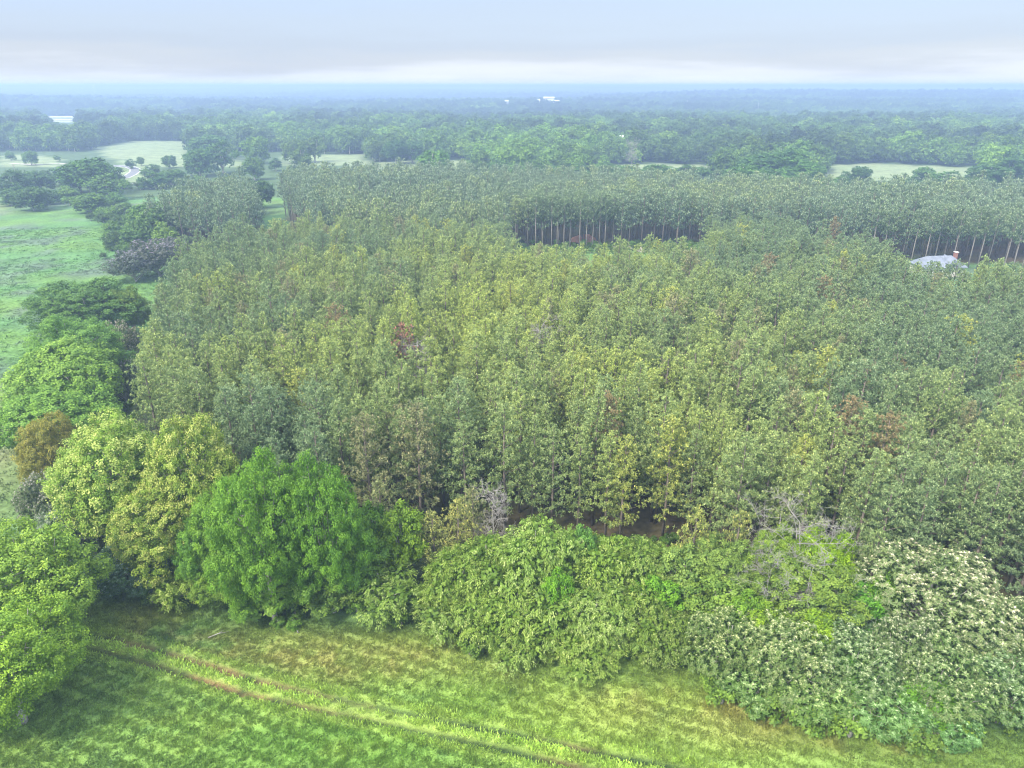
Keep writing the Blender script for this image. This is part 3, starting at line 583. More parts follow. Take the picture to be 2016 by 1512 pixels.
ra = RS(72); siz = np.clip(ra.normal(1.0, .08, px_.size), .75, 1.18)
gapc = at(842, 745, 8); ok = np.hypot((px_-gapc[0])/4.2, (py_-gapc[1])/8.5) > 1
deadc = at(790, 655, 14); ok &= np.hypot(px_-deadc[0], py_-deadc[1]) > 3.2
tpx, tpy = proj(px_, py_, 16.3*siz); ok &= ~((tpx > 1780) & (tpx < 1925) & (tpy < 503) & (py_ < 205))
for (a_, b_, h_, rr) in ((1140,520,0,5),(1900,860,6,4.5),(705,590,8,4),(470,600,8,3)):
    c_ = at(a_, b_, h_); ok &= np.hypot(px_-c_[0], py_-c_[1]) > rr
px_, py_, siz = px_[ok], py_[ok], siz[ok]
tint = pine_tint(px_, py_); kind = ra.randint(0, 7, px_.size); yaw = ra.rand(px_.size)*6.28
special = {}
rust = ra.rand(px_.size)
tint[rust < .006] = (1.2,.8,.9); tint[(rust > .006) & (rust < .035)] = (1.62,1.46,.84); tint[(rust > .035) & (rust < .07)] = (1.2,1.0,1.1)
sx0, sy0 = proj(px_, py_, 13.0); dd = depth(py_, 13.0)
vis = (sx0 > -10) & (sx0 < 2026) & (sy0 > 200)
order = np.argsort(dd + (~vis)*1e6); pick = set(order[:288].tolist())
LM = [('the huge green oak', at(530,880,20)), ('the bare grey dead tree', at(972,965,10)), ('the thicket summit', at(1060,1022,10.5)), ('the pale mint trees', at(1435,1060,9)), ('the whitish bare tree', at(1580,1028,11.5)), ('the great blossoming dome', at(1850,1085,11)),
      ('the rusty dead pine', deadc), ('the dark gap', gapc), ('the flowering oaks', at(355,815,18.5)), ('the young cone-shaped pine', at(1735,1045,10.5))]
_ones = 'zero one two three four five six seven eight nine ten eleven twelve thirteen fourteen fifteen sixteen seventeen eighteen nineteen'.split()
def NW(n):
    n = int(n); return (_ones[n] if n < 20 else 'twenty thirty forty fifty sixty seventy eighty ninety'.split()[n//10-2] + ('-'+_ones[n%10] if n % 10 else '')) if n < 100 else 'over a hundred'
def pine_label(x, y, tn, s):
    nm, (lx, ly) = min(LM, key=lambda q: math.hypot(q[1][0]-x, q[1][1]-y))
    dx, dy = x-lx, y-ly; colr = 'rust-brown' if tn[1] < .85 else 'gold-tipped' if tn[0] > 1.5 else 'yellow-green' if tn[0]/tn[2] > 1.35 else 'olive green' if tn[0]/tn[2] > .95 else 'blue-green'
    sz = 'tall ' if s > 1.06 else 'short ' if s < .94 else ''
    i, j = round(dx/3.6), round(dy/4.0)
    a_ = '%s %s' % (NW(abs(i)), 'right of' if i > 0 else 'left of') if i else ''
    b_ = '%s %s' % (NW(abs(j)), 'behind' if j > 0 else 'before') if j else ''
    for sz_ in dict.fromkeys((sz, sz+'slightly leaning ' if False else sz)):
        pos = ' and '.join(v for v in (a_, b_) if v) or 'touching'
        return '%s%s pine, %s %s' % (sz_, colr, pos, nm)
gP = 'plantation pines behind the hedgerow'
_seen = {}
def uniq(lab, x, y):
    if lab not in _seen: _seen[lab] = (x, y); return lab
    ox, oy = _seen[lab]; d = ('nearer' if y < oy else 'farther') if abs(y-oy) > abs(x-ox) else ('left' if x < ox else 'right')
    for add in (d+' ', 'even '+d+' ', 'overlapped '):
        if add+lab not in _seen: _seen[add+lab] = (x, y); return add+lab
    return lab
for q in sorted(pick):
    tree('pine_tree', 'pine%d' % kind[q], float(px_[q]), float(py_[q]), float(siz[q]), uniq(pine_label(px_[q], py_[q], tint[q], siz[q]), px_[q], py_[q]), 'pine tree', gP, tint[q], float(yaw[q]))
YP = [(745,945,110,11,'young bushy pine right of the huge oak, below plantation edge',(1.15,1.05,1.0)),(900,985,100,10,'yellowish young pine left of the bare grey dead tree',(1.5,1.25,.85)),(850,1010,100,8.5,'young olive pine between slender green tree and the thicket',(1.3,1.15,.8)),
  (1375,1000,100,11,'yellowish young pine above the pale mint green trees',(1.45,1.3,.8)),(1460,1005,90,10.5,'second yellowish young pine, closer to the whitish bare tree',(1.35,1.2,.8)),(1735,1045,100,10.5,'young cone-shaped pine standing clear left of the great blossoming dome',(1.0,1.1,.9)),(930,960,80,9,'grey-green young pine touching the bare dead tree',(1.2,1.05,1.0))]
for k, (a_, b_, c_, d_, e_, f_) in enumerate(YP): grow('pine_tree', 'youngpine', a_, b_, c_, d_, e_, f_, k*1.7, cat='pine tree', group=gP)
dp = tree('dead_pine_tree', 'farpine1', deadc[0], deadc[1], .92, 'dying pine with rust-red crown above the dark gap', 'dead tree', tint=(1.15,.55,.75), rz=1)
dp2 = tree('dead_pine_tree', 'dead0', deadc[0]+2.6, deadc[1]-1.5, 1.08, 'bare grey pine leaning on the rust-red dying pine', 'dead tree', rz=1)
g2 = at(845, 760, 4); tree('dead_pine_tree', 'deadsnag', g2[0], g2[1], .9, 'grey dead snag standing in the dark gap among the pines', 'dead tree', rz=2)
g3 = at(1065, 650, 14); tree('dead_pine_tree', 'dead0', g3[0], g3[1], 1.22, 'bare grey pine top poking out in mid plantation', 'dead tree', rz=2)

def stuff_forest(name, x, y, z, yaw, size, kind, tint, protos, label):
    """one object: instances of the given tree meshes on points"""
    me = bpy.data.meshes.new(name); me.vertices.add(len(x)); me.vertices.foreach_set('co', np.stack([x,y,z],1).astype(np.float32).ravel())
    for nme, v in (('yaw', yaw), ('size', size), ('kind', kind)):
        a_ = me.attributes.new(nme, 'FLOAT', 'POINT'); a_.data.foreach_set('value', np.asarray(v, np.float32))
    a_ = me.attributes.new('tint', 'FLOAT_VECTOR', 'POINT'); a_.data.foreach_set('vector', np.asarray(tint, np.float32).ravel())
    o = link(name, me); g = bpy.data.node_groups.new(name, 'GeometryNodeTree')
    g.interface.new_socket('Geometry', in_out='INPUT', socket_type='NodeSocketGeometry'); g.interface.new_socket('Geometry', in_out='OUTPUT', socket_type='NodeSocketGeometry')
    n = g.nodes.new; lk = g.links.new; gi = n('NodeGroupInput'); go = n('NodeGroupOutput'); jo = n('GeometryNodeJoinGeometry')
    def attr(s):
        q = n('GeometryNodeInputNamedAttribute'); q.data_type = 'FLOAT'; q.inputs[0].default_value = s; return q.outputs[0]
    yw, szz, kd = attr('yaw'), attr('size'), attr('kind')
    cx = n('ShaderNodeCombineXYZ'); lk(yw, cx.inputs[2]); er = n('FunctionNodeEulerToRotation'); lk(cx.outputs[0], er.inputs[0])
    for v, objs in enumerate(protos):
        j2 = n('GeometryNodeJoinGeometry')
        for ob in objs:
            oi = n('GeometryNodeObjectInfo'); oi.transform_space = 'ORIGINAL'; oi.inputs['Object'].default_value = ob; oi.inputs['As Instance'].default_value = False
            lk(oi.outputs['Geometry'], j2.inputs[0])
        cmn = n('FunctionNodeCompare'); cmn.data_type = 'FLOAT'; cmn.operation = 'EQUAL'; lk(kd, cmn.inputs[0]); cmn.inputs[1].default_value = float(v)
        for s_ in cmn.inputs:
            if s_.name == 'Epsilon': s_.default_value = .1
        ip = n('GeometryNodeInstanceOnPoints'); lk(gi.outputs[0], ip.inputs['Points']); lk(cmn.outputs[0], ip.inputs['Selection']); lk(j2.outputs[0], ip.inputs['Instance']); lk(er.outputs[0], ip.inputs['Rotation']); lk(szz, ip.inputs['Scale'])
        lk(ip.outputs[0], jo.inputs[0])
    lk(jo.outputs[0], go.inputs[0]); md = o.modifiers.new('scatter', 'NODES'); md.node_group = g
    return tag(o, label, None, None, 'stuff')
def protos(keys, want=('crown', 'trunk', 'limb')):
    """the crown and trunk objects of one real tree of each kind"""
    res = []
    for k in keys:
        cm, t, l = PR[k]; res.append([o for o in S.objects if o.type == 'MESH' and o.name.split('.')[0] in want and o.data in (cm, t, l)])
        seen = set(); res[-1] = [o for o in res[-1] if not (o.data.name in seen or seen.add(o.data.name))]
    return res
rest = np.array([q for q in range(px_.size) if q not in pick])
near_protos = protos(['pine%d' % k for k in range(7)])
stuff_forest('pine_plantation', px_[rest], py_[rest], 0*px_[rest], yaw[rest], siz[rest], kind[rest], tint[rest], near_protos, 'rest of the near pine plantation, hundreds of close-set crowns')
# front row of the far plantation: tall pines whose bare pale trunks show
gF = 'tall pines whose bare trunks front the far plantation'
fr = [(1018,488),(1036,487),(1052,489),(1068,487),(1083,489),(1098,489),(1112,490),(1124,488),(1138,490),(1152,490),(1164,489),(1178,488),(1190,487),(1204,483),(1218,480),(1232,479),(1246,476),(1262,474),(1276,474),(1292,471),(1308,470),(1326,470),(1344,468),(1366,466),
      (1040,478),(1075,477),(1118,479),(1146,478),(1172,477),(1238,470),(1300,464)]
for k, (a_, b_) in enumerate(fr):
    x_, y_ = at(a_+ra.uniform(-3,3), b_, 0); tn = pine_tint(np.array([x_]), np.array([y_]))[0]
    w_ = 'foremost' if k < 24 else 'second-row'
    tree('tall_pine_tree', 'tallpine%d' % (k % 3), x_, y_, float(ra.normal(1, .05)), '%s bare-trunked pine of the clearing, %s metres from its left corner' % (w_, NW(max(0, x_+2))), 'pine tree', gF, tn*.92, ra.rand()*6)
for k, (a_, b_) in enumerate([(1712,512),(1735,516),(1752,512),(1792,523),(1818,526),(1838,521),(1872,524),(1905,528),(1922,530),(1943,522),(1972,540),(1990,544),(2008,541),(1780,508),(1856,515)]):
    x_, y_ = at(a_, b_, 0); tree('tall_pine_tree', 'tallpine%d' % (k % 3), x_, y_, float(ra.normal(1.02, .05)), uniq('dim tall pine with bare trunk, %s metres %s of the metal-roofed house' % (NW(round(abs(x_-124))), 'left' if x_ < 124 else 'right'), x_, y_), 'pine tree', 'tall pines around the metal-roofed house', (.78,.88,1.0), ra.rand()*6)
for k, (a_, b_) in enumerate([(418,446),(426,447),(434,445),(442,447),(450,444)]):
    x_, y_ = at(a_, b_, 0); tree('tall_pine_tree', 'tallpine%d' % (k % 3), x_, y_, .95, 'slim bare-trunked pine beside the dirt lane, number %s from the left' % ['one','two','three','four','five'][k], 'pine tree', 'slim pines beside the dirt lane', (.8,.85,.95), ra.rand()*6)
fxx, fyy = grid(far_stand, 4.8, 4.6, .05, .8, .05, 73); lx_, ly_ = grid(left_block, 4.8, 4.6, .2, .8, .05, 74); fxx = np.concatenate([fxx, lx_]); fyy = np.concatenate([fyy, ly_])
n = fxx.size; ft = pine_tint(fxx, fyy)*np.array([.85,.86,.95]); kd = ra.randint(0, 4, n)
# one real far pine of each kind, seen along the stand's front, carries the meshes that the mass uses
g_far = []
for k in range(4):
    x_, y_ = [(-30,216),(-12,217),(75,232),(-50,222)][k]
    tree('far_pine_tree', 'farpine%d' % k, x_, y_, 1.0, ['dull pine in the front of the far plantation, left of the clearing','dull pine at the left corner of the clearing','dull pine right of the clearing where the stand turns','dull pine at the far plantation\'s left corner by the lane'][k], 'pine tree', 'pines at the front of the far plantation', (.9,.9,.95), k)
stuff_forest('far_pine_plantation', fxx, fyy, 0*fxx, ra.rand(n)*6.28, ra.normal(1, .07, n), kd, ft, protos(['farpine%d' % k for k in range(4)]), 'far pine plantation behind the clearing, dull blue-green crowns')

# ------------------------------------------------------------------ middle distance broadleaf trees, each a thing
gM = 'broadleaf trees of the middle distance'
MT = [ # px, top py, width px, h, key, tint, label
 (300,388,110,15,'mid1',(.8,1.0,1.0),'dark green crown behind the field corner, left of the dirt lane'),(285,400,80,14,'mid0',(.75,.85,1.05),'grey-green tree at the far corner of the left field'),(345,395,70,13,'mid2',(.7,.8,.95),'grey-green tree right of the far field corner'),
 (320,435,60,10,'mid2',(1.1,1.1,1.0),'small light green tree in front of the far field corner trees'),(265,440,70,8,'mid0',(.7,.85,1.0),'low dark tree at the far corner of the left field'),
 (300,468,130,11,'china1',(.85,.72,1.1),'mauve-grey blossoming tree at the upper left edge of the pines'),(255,490,100,9,'china1',(.8,.75,1.1),'second mauve-grey blossoming tree, nearer the left field'),(340,465,80,10,'china1',(.85,.75,1.05),'mauve-grey blossoming tree leaning on the pine edge'),
 (55,362,80,7,'mid0',(.55,.7,.85),'dark round tree below the county road at far left'),(25,366,60,6,'mid2',(.55,.72,.85),'dark tree at left edge just below the county road'),(130,365,50,7,'mid2',(1.0,1.1,1.0),'light green tree below the road, left of a dark pair'),(172,375,70,6.5,'mid0',(.85,1.0,.95),'mid green tree by the left field\'s upper edge'),(185,392,40,4,'mid2',(.6,.8,.8),'dark low tree at the upper edge of the left field'),
 (225,378,50,6,'mid2',(.7,.9,.95),'dark green tree right of the pair at field upper edge'),(235,400,50,4,'mid2',(.9,.95,.95),'pale low tree at the upper right corner of left field'),(90,372,50,5,'mid2',(.5,.66,.8),'low dark tree just right of the dark round roadside tree'),
 (160,300,110,18,'mid1',(.6,.82,.85),'large dark roadside tree left of the road bend'),(205,318,60,13,'mid0',(.65,.85,.9),'dark green tree leaning on the large roadside tree'),(150,330,70,11,'mid0',(.6,.8,.85),'lower dark tree in front of the large roadside tree'),(205,340,70,7,'mid2',(.9,1.05,1.0),'light green low tree by the road bend\'s left side'),
 (20,332,70,6,'mid2',(.5,.65,.8),'dark hedgerow tree above the road at left edge'),(70,332,60,6,'mid0',(.5,.66,.8),'dark hedgerow tree above the road near the utility pole'),(110,330,50,7,'mid2',(.5,.66,.8),'dark hedgerow tree right of the utility pole'),
 (55,293,32,5,'mid0',(.8,.95,.9),'small round orchard tree in the far left pasture'),(17,296,22,4,'mid2',(.8,.95,.9),'tiny orchard tree at the left edge pasture'),(110,305,14,3,'mid2',(.8,.95,.9),'tiny tree by the pasture track'),
 (330,303,30,7,'mid0',(.65,.85,.9),'round dark tree at the road bend\'s right'),(300,322,24,5,'mid2',(.65,.85,.9),'small dark tree near the bend, lower'),(255,312,22,5,'mid2',(.6,.8,.85),'small dark tree directly above the road bend'),(275,308,16,6,'mid3',(.9,1.0,1.0),'slim pale tree above the road bend'),
 (300,336,50,6,'mid2',(.6,.8,.85),'shrubby tree right of the road bend, near the lane'),(340,330,50,8,'mid0',(.6,.78,.85),'dark tree between the road bend and the pines'),(375,295,30,9,'mid3',(.7,.9,.95),'slim tree below the dark pasture grove'),
 (405,258,80,15,'mid1',(.6,.8,.95),'tall dark tree of the grove on the pasture edge'),(385,285,60,12,'mid0',(.6,.82,.95),'dark lower tree of the pasture grove, left side'),(430,275,60,12,'mid2',(.62,.82,.95),'dark lower tree of the pasture grove, right side'),(410,228,40,21,'mid3',(.9,1.05,1.0),'tall pale narrow tree rising behind the pasture grove'),
 (462,245,34,14,'mid3',(1.2,1.15,1.1),'pale slim tree right of the pasture grove'),(498,262,56,13,'mid0',(.95,1.1,.95),'light green spreading tree alone in the pasture'),(450,278,34,10,'mid2',(1.1,1.1,1.05),'pale leafy tree beside the light spreading tree'),
 (495,305,50,9,'mid0',(.8,.95,.95),'green tree between the spreading tree and the plantation corner'),(540,310,30,8,'mid2',(.5,.7,.8),'dark tree at the plantation\'s far left corner'),(385,342,90,13,'farpine0',(.8,.8,.95),'x'),
 (575,268,50,11,'mid0',(.85,.9,.95),'rounded pale tree left of the strip pasture grove'),(615,265,50,11,'mid2',(.9,.95,.95),'rounded pale tree in the strip pasture grove'),(590,285,50,8,'mid2',(.8,.85,.95),'low pale tree in front of the strip pasture grove'),(672,262,32,12,'mid3',(1.0,1.1,1.0),'pale upright tree at the right of the strip pasture grove'),
 (740,262,40,15,'mid3',(.55,.72,.9),'dark upright tree where two strip pastures meet'),(775,268,55,14,'mid1',(.45,.65,.85),'dark round tree right of the dark upright tree'),(810,272,50,13,'mid0',(.5,.7,.85),'dark round tree behind the light green lone tree'),
 (852,288,72,15,'mid0',(.95,1.25,.9),'light green lone tree at the plantation\'s back edge'),(933,276,45,10,'mid0',(1.0,1.1,1.0),'pale dome tree standing in the strip pasture'),
 (985,302,50,11,'mid2',(.8,1.0,.95),'green tree at the plantation back edge, left of the dark ball'),(1015,318,60,9,'mid0',(.85,1.05,.95),'low green tree left of the dark ball tree'),(1050,312,45,10,'mid3',(.85,1.0,1.0),'upright green tree beside the dark ball tree'),(1095,320,70,12,'mid1',(.5,.75,.8),'dark ball-shaped tree at the plantation back edge'),(1140,322,50,9,'mid2',(.7,.95,.9),'green tree right of the dark ball tree'),
 (1200,318,50,10,'mid3',(.75,.95,.95),'green tree of the back edge row, first of the right group'),(1240,322,50,9,'mid0',(.75,.95,.95),'green tree of the back edge row below the pale snag'),(1300,316,70,11,'mid1',(.65,.9,.85),'broad green tree at back edge right of the pale snag'),(1350,322,50,9,'mid2',(.7,.9,.9),'green tree at the back edge left of the great grove'),(1385,325,50,9,'mid0',(.7,.9,.9),'green tree touching the great grove\'s left skirt'),
 (1465,312,90,15,'mid1',(.6,.82,.85),'left shoulder tree of the great dark grove'),(1500,292,100,20,'mid1',(.52,.74,.75),'tall left-centre tree of the great dark grove'),(1550,288,100,21,'mid3',(.6,.85,.8),'tallest tree in the middle of the great dark grove'),(1590,305,80,17,'mid1',(.6,.85,.8),'right shoulder tree of the great dark grove'),
 (1530,325,90,13,'mid0',(.65,.88,.85),'front tree of the great dark grove, left'),(1590,335,70,10,'mid2',(.8,1.0,.95),'front tree of the great dark grove, right'),
 (1670,336,40,8,'mid2',(.6,.8,.9),'dark small tree left of the bright pasture\'s lone tree'),(1700,322,42,12,'mid0',(.55,.75,.85),'round lone tree against the bright pasture'),(1655,345,60,8,'mid2',(.7,.9,.9),'low tree at the bright pasture\'s left foot'),
 (1825,325,50,10,'mid0',(.75,.95,.95),'green tree against the bright pasture, centre right'),(1870,335,60,10,'mid2',(.7,.9,.95),'green tree at the bright pasture\'s right foot'),(1800,345,40,8,'mid2',(.65,.85,.9),'low tree below the bright pasture, right of centre'),
 (1955,316,80,15,'mid1',(.5,.7,.85),'broad dark tree right of the bright pasture'),(2005,300,70,17,'mid3',(.5,.7,.85),'tall dark tree at the right edge beyond the plantation'),(1920,345,50,9,'mid0',(.65,.85,.9),'low green tree below the broad dark right tree'),
 (400,348,80,14,'mid1',(.6,.66,.85),'purplish tree at the head of the dirt lane'),(440,340,70,14,'mid0',(.55,.62,.8),'dark purplish tree right of the lane head'),(375,362,60,11,'mid0',(.6,.68,.85),'dull tree on the left side of the lane'),(505,345,60,14,'mid1',(.5,.66,.75),'dark tree on the right side of the lane'),(495,380,50,9,'mid2',(.5,.7,.7),'dark shrubby tree at the lane\'s right verge'),(400,395,70,10,'mid0',(.55,.66,.8),'dark tree in front of the lane head group')]
for k, (a_, b_, w_, h_, key, tn, lab) in enumerate(MT):
    if lab == 'x': continue
    if a_ < 120 and b_ < 300: pass
    for _ in range(4):
        wm = w_/(F/depth(at(a_, b_, h_)[1], h_*.6)); h_ = max(h_, min((.58 if b_ > 355 else .66 if b_ > 315 else .85)*wm, 20))
    grow('broadleaf_tree', key, a_, b_, w_, h_, lab, tuple(np.array(tn)*(.80+.2*ra.rand())*[.88,.86,1.05]), ra.rand()*6, group=gM)  # last tint factor puts the blue of distance haze into the leaf colour
dsx, dsy = at(1245, 282, 17); tree('dead_tree', 'dead0', dsx, dsy, 1.5, 'pale bare snag before the distant woods', 'dead tree', rz=1)
rsx, rsy = at(400, 300, 8)

# edge of the distant woods: the front trees one can tell apart are things, the woods behind one mass
R2 = RS(81); pts = []
yb = 385.0
while yb < 5600:
    sp_ = 10 + max(0, (yb-700))*.0030; xs = np.arange(-(yb+150)*.95, (yb+150)*.95, sp_); xs = xs + R2.normal(0, sp_*.3, xs.size)
    pts.append(np.stack([xs, yb + R2.normal(0, sp_*.3, xs.size), np.full(xs.size, sp_)], 1)); yb += sp_*.9
pts = np.concatenate(pts); x, y, s0 = pts.T
hh = 16.0
bad = pasture_mask(x, y) | pasture_mask(x, y, 5) | pasture_mask(x, y, 10) | pasture_mask(x, y, 16)
# open country between the plantations' back edge and the woods
front = np.interp(x, [-900,-420,-300,-200,-120,0,120,210,330,460,900], [560,560,560,600,520,420,400,400,400,400,400])
bad |= (y < front)
bad |= (pdist(x, y, curve) < 12) | ((y < 600) & (np.abs(x) > 150) & (x < 0))
keep = ~bad; x, y, s0 = x[keep], y[keep], s0[keep]; z = H(x, y)
n = x.size; nn = fbm(x, y, 160, 91, 3); n2 = R2.rand(n)
tn = np.array([[.50,.56,.72]])*(1-np.clip((nn-.35)*3,0,1))[:, None] + np.array([[.74,.80,.86]])*np.clip((nn-.35)*3,0,1)[:, None]  # haze blue and lit and dark bands of the woods, painted into leaf tint
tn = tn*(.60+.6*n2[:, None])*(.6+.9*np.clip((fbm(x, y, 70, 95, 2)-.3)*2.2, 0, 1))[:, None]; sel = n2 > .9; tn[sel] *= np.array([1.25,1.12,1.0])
szz = (.58+.48*R2.rand(n)+.25*fbm(x, y, 60, 96, 2))*1.0; kd = R2.randint(0, 5, n); yw = R2.rand(n)*6.28
ppx, ppy = proj(x, y, z+10); vis = (ppx > 0) & (ppx < 2016)
order = np.argsort(y - front[keep] + (~vis)*1e6)[:210]; om = np.zeros(n, bool); om[order] = True
lmk = [('the narrow tree', 410), ('the spreading tree', 498), ('the strip grove', 600), ('the lone tree', 852), ('the dome tree', 933), ('the ball tree', 1095), ('the pale snag', 1245), ('the dark grove', 1550), ('the bright pasture', 1775), ('the road bend', 250), ('the white farmstead', 60), ('the right photo edge', 2016)]
for q in order:
    nm, lp = min(lmk, key=lambda c: abs(c[1]-ppx[q])); dxm = (ppx[q]-lp)/F*depth(y[q], 10); c_ = 'dark' if tn[q][1] < .8 else 'pale' if tn[q][1] > 1.1 else 'mid-green'
    lab = uniq('%s %s tree %s crowns %s of %s, %s rows into the woods' % ('tall' if szz[q] > 1.02 else 'low' if szz[q] < .85 else 'mid-height', c_, NW(abs(round(dxm/7))), 'right' if dxm > 0 else 'left', nm, NW(min(99, round((y[q]-400)/7)))), x[q], y[q])
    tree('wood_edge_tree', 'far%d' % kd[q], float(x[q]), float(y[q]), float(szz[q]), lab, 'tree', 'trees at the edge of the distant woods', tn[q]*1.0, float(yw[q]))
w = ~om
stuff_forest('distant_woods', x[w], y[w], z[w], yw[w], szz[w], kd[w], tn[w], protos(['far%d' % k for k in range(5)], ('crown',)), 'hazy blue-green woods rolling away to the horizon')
print('distant trees', n, 'near pines', px_.size, 'far pines', fxx.size)

# ------------------------------------------------------------------ ground plants: grass, weeds, undergrowth (stuff)
def tuft(seed, nb, hgt, spread, wd, broad=False):
    r = RS(seed); P = np.zeros((nb, 3)); P[:, :2] = r.normal(0, spread*.45, (nb, 2)); D = nrm(np.stack([r.normal(0, .45, nb), r.normal(0, .45, nb), np.ones(nb)], 1))
    return crown_mesh('grass', [diamonds(P, D, nrm(r.normal(size=(nb,3))*[1,1,.2]), hgt*r.uniform(.6,1.3,nb), wd*r.uniform(.7,1.4,nb), r.rand(nb), (r.rand(nb) < .15)*.8)], M['grass'])
def scatter_mesh(name, meshes, x, y, z, size, tint, label, seed):
    r = RS(seed); prot = []
    for k, me in enumerate(meshes):      # one visible seed tuft per kind carries the mesh
        o = link(name + '_clump', me, None, (float(x[k]), float(y[k]), float(z[k])), 0, 1); o['tint'] = tuple(float(v) for v in tint[k]); tag(o, None, None, None, 'stuff'); o['label'] = label; prot.append([o])
    n = len(x); return stuff_forest(name, x, y, z, r.rand(n)*6.28, size, r.randint(0, len(meshes), n), tint, prot, label)
r = RS(301); n = 165000
x = r.uniform(-62, 80, n); y = r.uniform(24, 66, n)
hl = np.interp(x, [p[0] for p in hedge_line[5:]], [p[1] for p in hedge_line[5:]])
_, rut, bank = field_height(x, y); k = (y < hl-1.0) & (rut < .35) & (r.rand(n) < .55 + .35*np.sin((y*.93 + x*.36)*4.2) + .3*fbm(x, y, 5, 43)); x, y = x[k], y[k]
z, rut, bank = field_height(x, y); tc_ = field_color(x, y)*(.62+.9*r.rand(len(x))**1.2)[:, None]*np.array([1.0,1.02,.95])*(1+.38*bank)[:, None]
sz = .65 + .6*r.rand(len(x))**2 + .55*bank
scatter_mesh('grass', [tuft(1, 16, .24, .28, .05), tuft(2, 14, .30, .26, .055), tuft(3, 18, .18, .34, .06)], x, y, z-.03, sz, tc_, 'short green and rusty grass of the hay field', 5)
n = 26000; x = r.uniform(-190, -40, n); y = r.uniform(66, 270, n)
el = np.interp(y, [64,78,95,120,160,215,270], [-50,-56,-60,-66,-78,-73,-95]); k = (x < el+1) & (fbm(x*.4, y, 12, 33) + r.rand(n)*.35 > .62); x, y = x[k], y[k]
tw = base_color(x, y)*(.8+.8*r.rand(len(x)))[:, None]
scatter_mesh('weeds', [tuft(4, 12, .28, .8, .13), tuft(6, 10, .22, .9, .15)], x, y, 0*x, .6+.8*r.rand(len(x)), tw, 'rough grass and weeds in the left pasture', 6)
# brushy undergrowth along the hedge foot and in the clearing
bx, by = [], []
for (x1,y1),(x2,y2) in zip(hedge_line[:-1], hedge_line[1:]):
    m_ = int(math.hypot(x2-x1, y2-y1)*1.1); t = r.rand(m_); bx.append(x1+(x2-x1)*t+r.normal(0,1.2,m_)); by.append(y1+(y2-y1)*t+r.normal(.6,1.6,m_))
m_ = 260; bx.append(r.uniform(-2, 90, m_)); by.append(r.uniform(225, 240, m_)); m_ = 200; bx.append(r.uniform(-80,-62,m_)); by.append(r.uniform(215,330,m_))
bx = np.concatenate(bx); by = np.concatenate(by); n = bx.size; tt = np.array([[.75,.85,.85]])*(.5+.8*r.rand(n))[:, None]
stuff_forest('undergrowth', bx, by, 0*bx, r.rand(n)*6.28, .35+.5*r.rand(n), 0*bx, tt, protos(['shrub']), 'low brushy undergrowth along the hedge foot and clearing')

bl_ = [P_((0,398),(60,402),(120,398),(190,412),(245,425)), P_((0,350),(60,352),(130,350),(200,352)), P_((205,350),(240,372),(300,372),(360,366),(420,360)), P_((280,345),(330,350),(400,345)), P_((215,430),(240,470),(250,500))]
bx, by = [], []
for ln_ in bl_:
    for (x1,y1),(x2,y2) in zip(ln_[:-1], ln_[1:]):
        m_ = int(math.hypot(x2-x1, y2-y1)*.55); t = r.rand(m_); bx.append(x1+(x2-x1)*t+r.normal(0,2.5,m_)); by.append(y1+(y2-y1)*t+r.normal(0,4,m_))
bx = np.concatenate(bx); by = np.concatenate(by); k = (pdist(bx, by, curve) > 9); bx, by = bx[k], by[k]; n = bx.size
stuff_forest('roadside_scrub', bx, by, 0*bx, r.rand(n)*6.28, .8+1.5*r.rand(n)**2, 0*bx, np.array([[.62,.70,.80]])*(.6+.7*r.rand(n))[:, None], protos(['shrub']), 'bushy scrub along the county road and the far field edge')
m_ = 150; bx = r.uniform(-6, 24, m_); by = r.uniform(62, 70, m_)
stuff_forest('forest_floor_brush', bx, by, 0*bx, r.rand(m_)*6.28, .2+.35*r.rand(m_), 0*bx, np.array([[.5,.6,.6]])*(.5+.8*r.rand(m_))[:, None], protos(['shrub']), 'dark low brush on the shaded pine floor behind the thicket')

# ------------------------------------------------------------------ buildings, poles, small things
def gable_house(name, x, y, rz, L_, Wd, hw, hr, wall, roof, label, cat, group=None, hip=0, win=0, z=None):
    o = link(name, None, None, (x, y, float(H(x, y)) if z is None else z), rz); tag(o, label, cat, group)
    MB().box(-L_/2, L_/2, -Wd/2, Wd/2, 0, hw).obj('wall', wall, o)
    e = .5; a_, b_ = L_/2+e, Wd/2+e; rf = MB(); zt = hw+hr; hp = hip
    V = [(-a_,-b_,hw-.1),(a_,-b_,hw-.1),(a_,b_,hw-.1),(-a_,b_,hw-.1),(-a_+hp,0,zt),(a_-hp,0,zt)]
    V += [(v[0],v[1],v[2]-.16) for v in V]
    rf.add(V, [(0,1,5,4),(2,3,4,5),(1,2,5),(3,0,4),(6,10,11,7),(8,11,10,9),(7,11,8),(9,10,6),(0,6,7,1),(1,7,8,2),(2,8,9,3),(3,9,6,0)])
    ro = rf.obj('roof', roof, o)
    if hip: 
        for k in range(int(2*(a_-hp)/.6)):                              # standing seams
            xx = -a_+hp+.3+k*.6; MB().tube([(xx,-b_+.02,hw-.06),(xx,0,zt+.03)], .03, 4).obj('roof_seam', roof, o) if k % 3 == 0 else None
    for k in range(win):
        xx = -L_/2 + L_*(k+.5)/win; wf = MB().box(xx-.55, xx+.55, -Wd/2-.06, -Wd/2-.002, 1.0, 2.4).obj('window', M['white'], o); MB().box(xx-.42, xx+.42, -Wd/2-.09, -Wd/2-.061, 1.12, 2.28).obj('pane', M['glass'], wf)
    return o
hx, hy = at(1850, 502, 5.6)
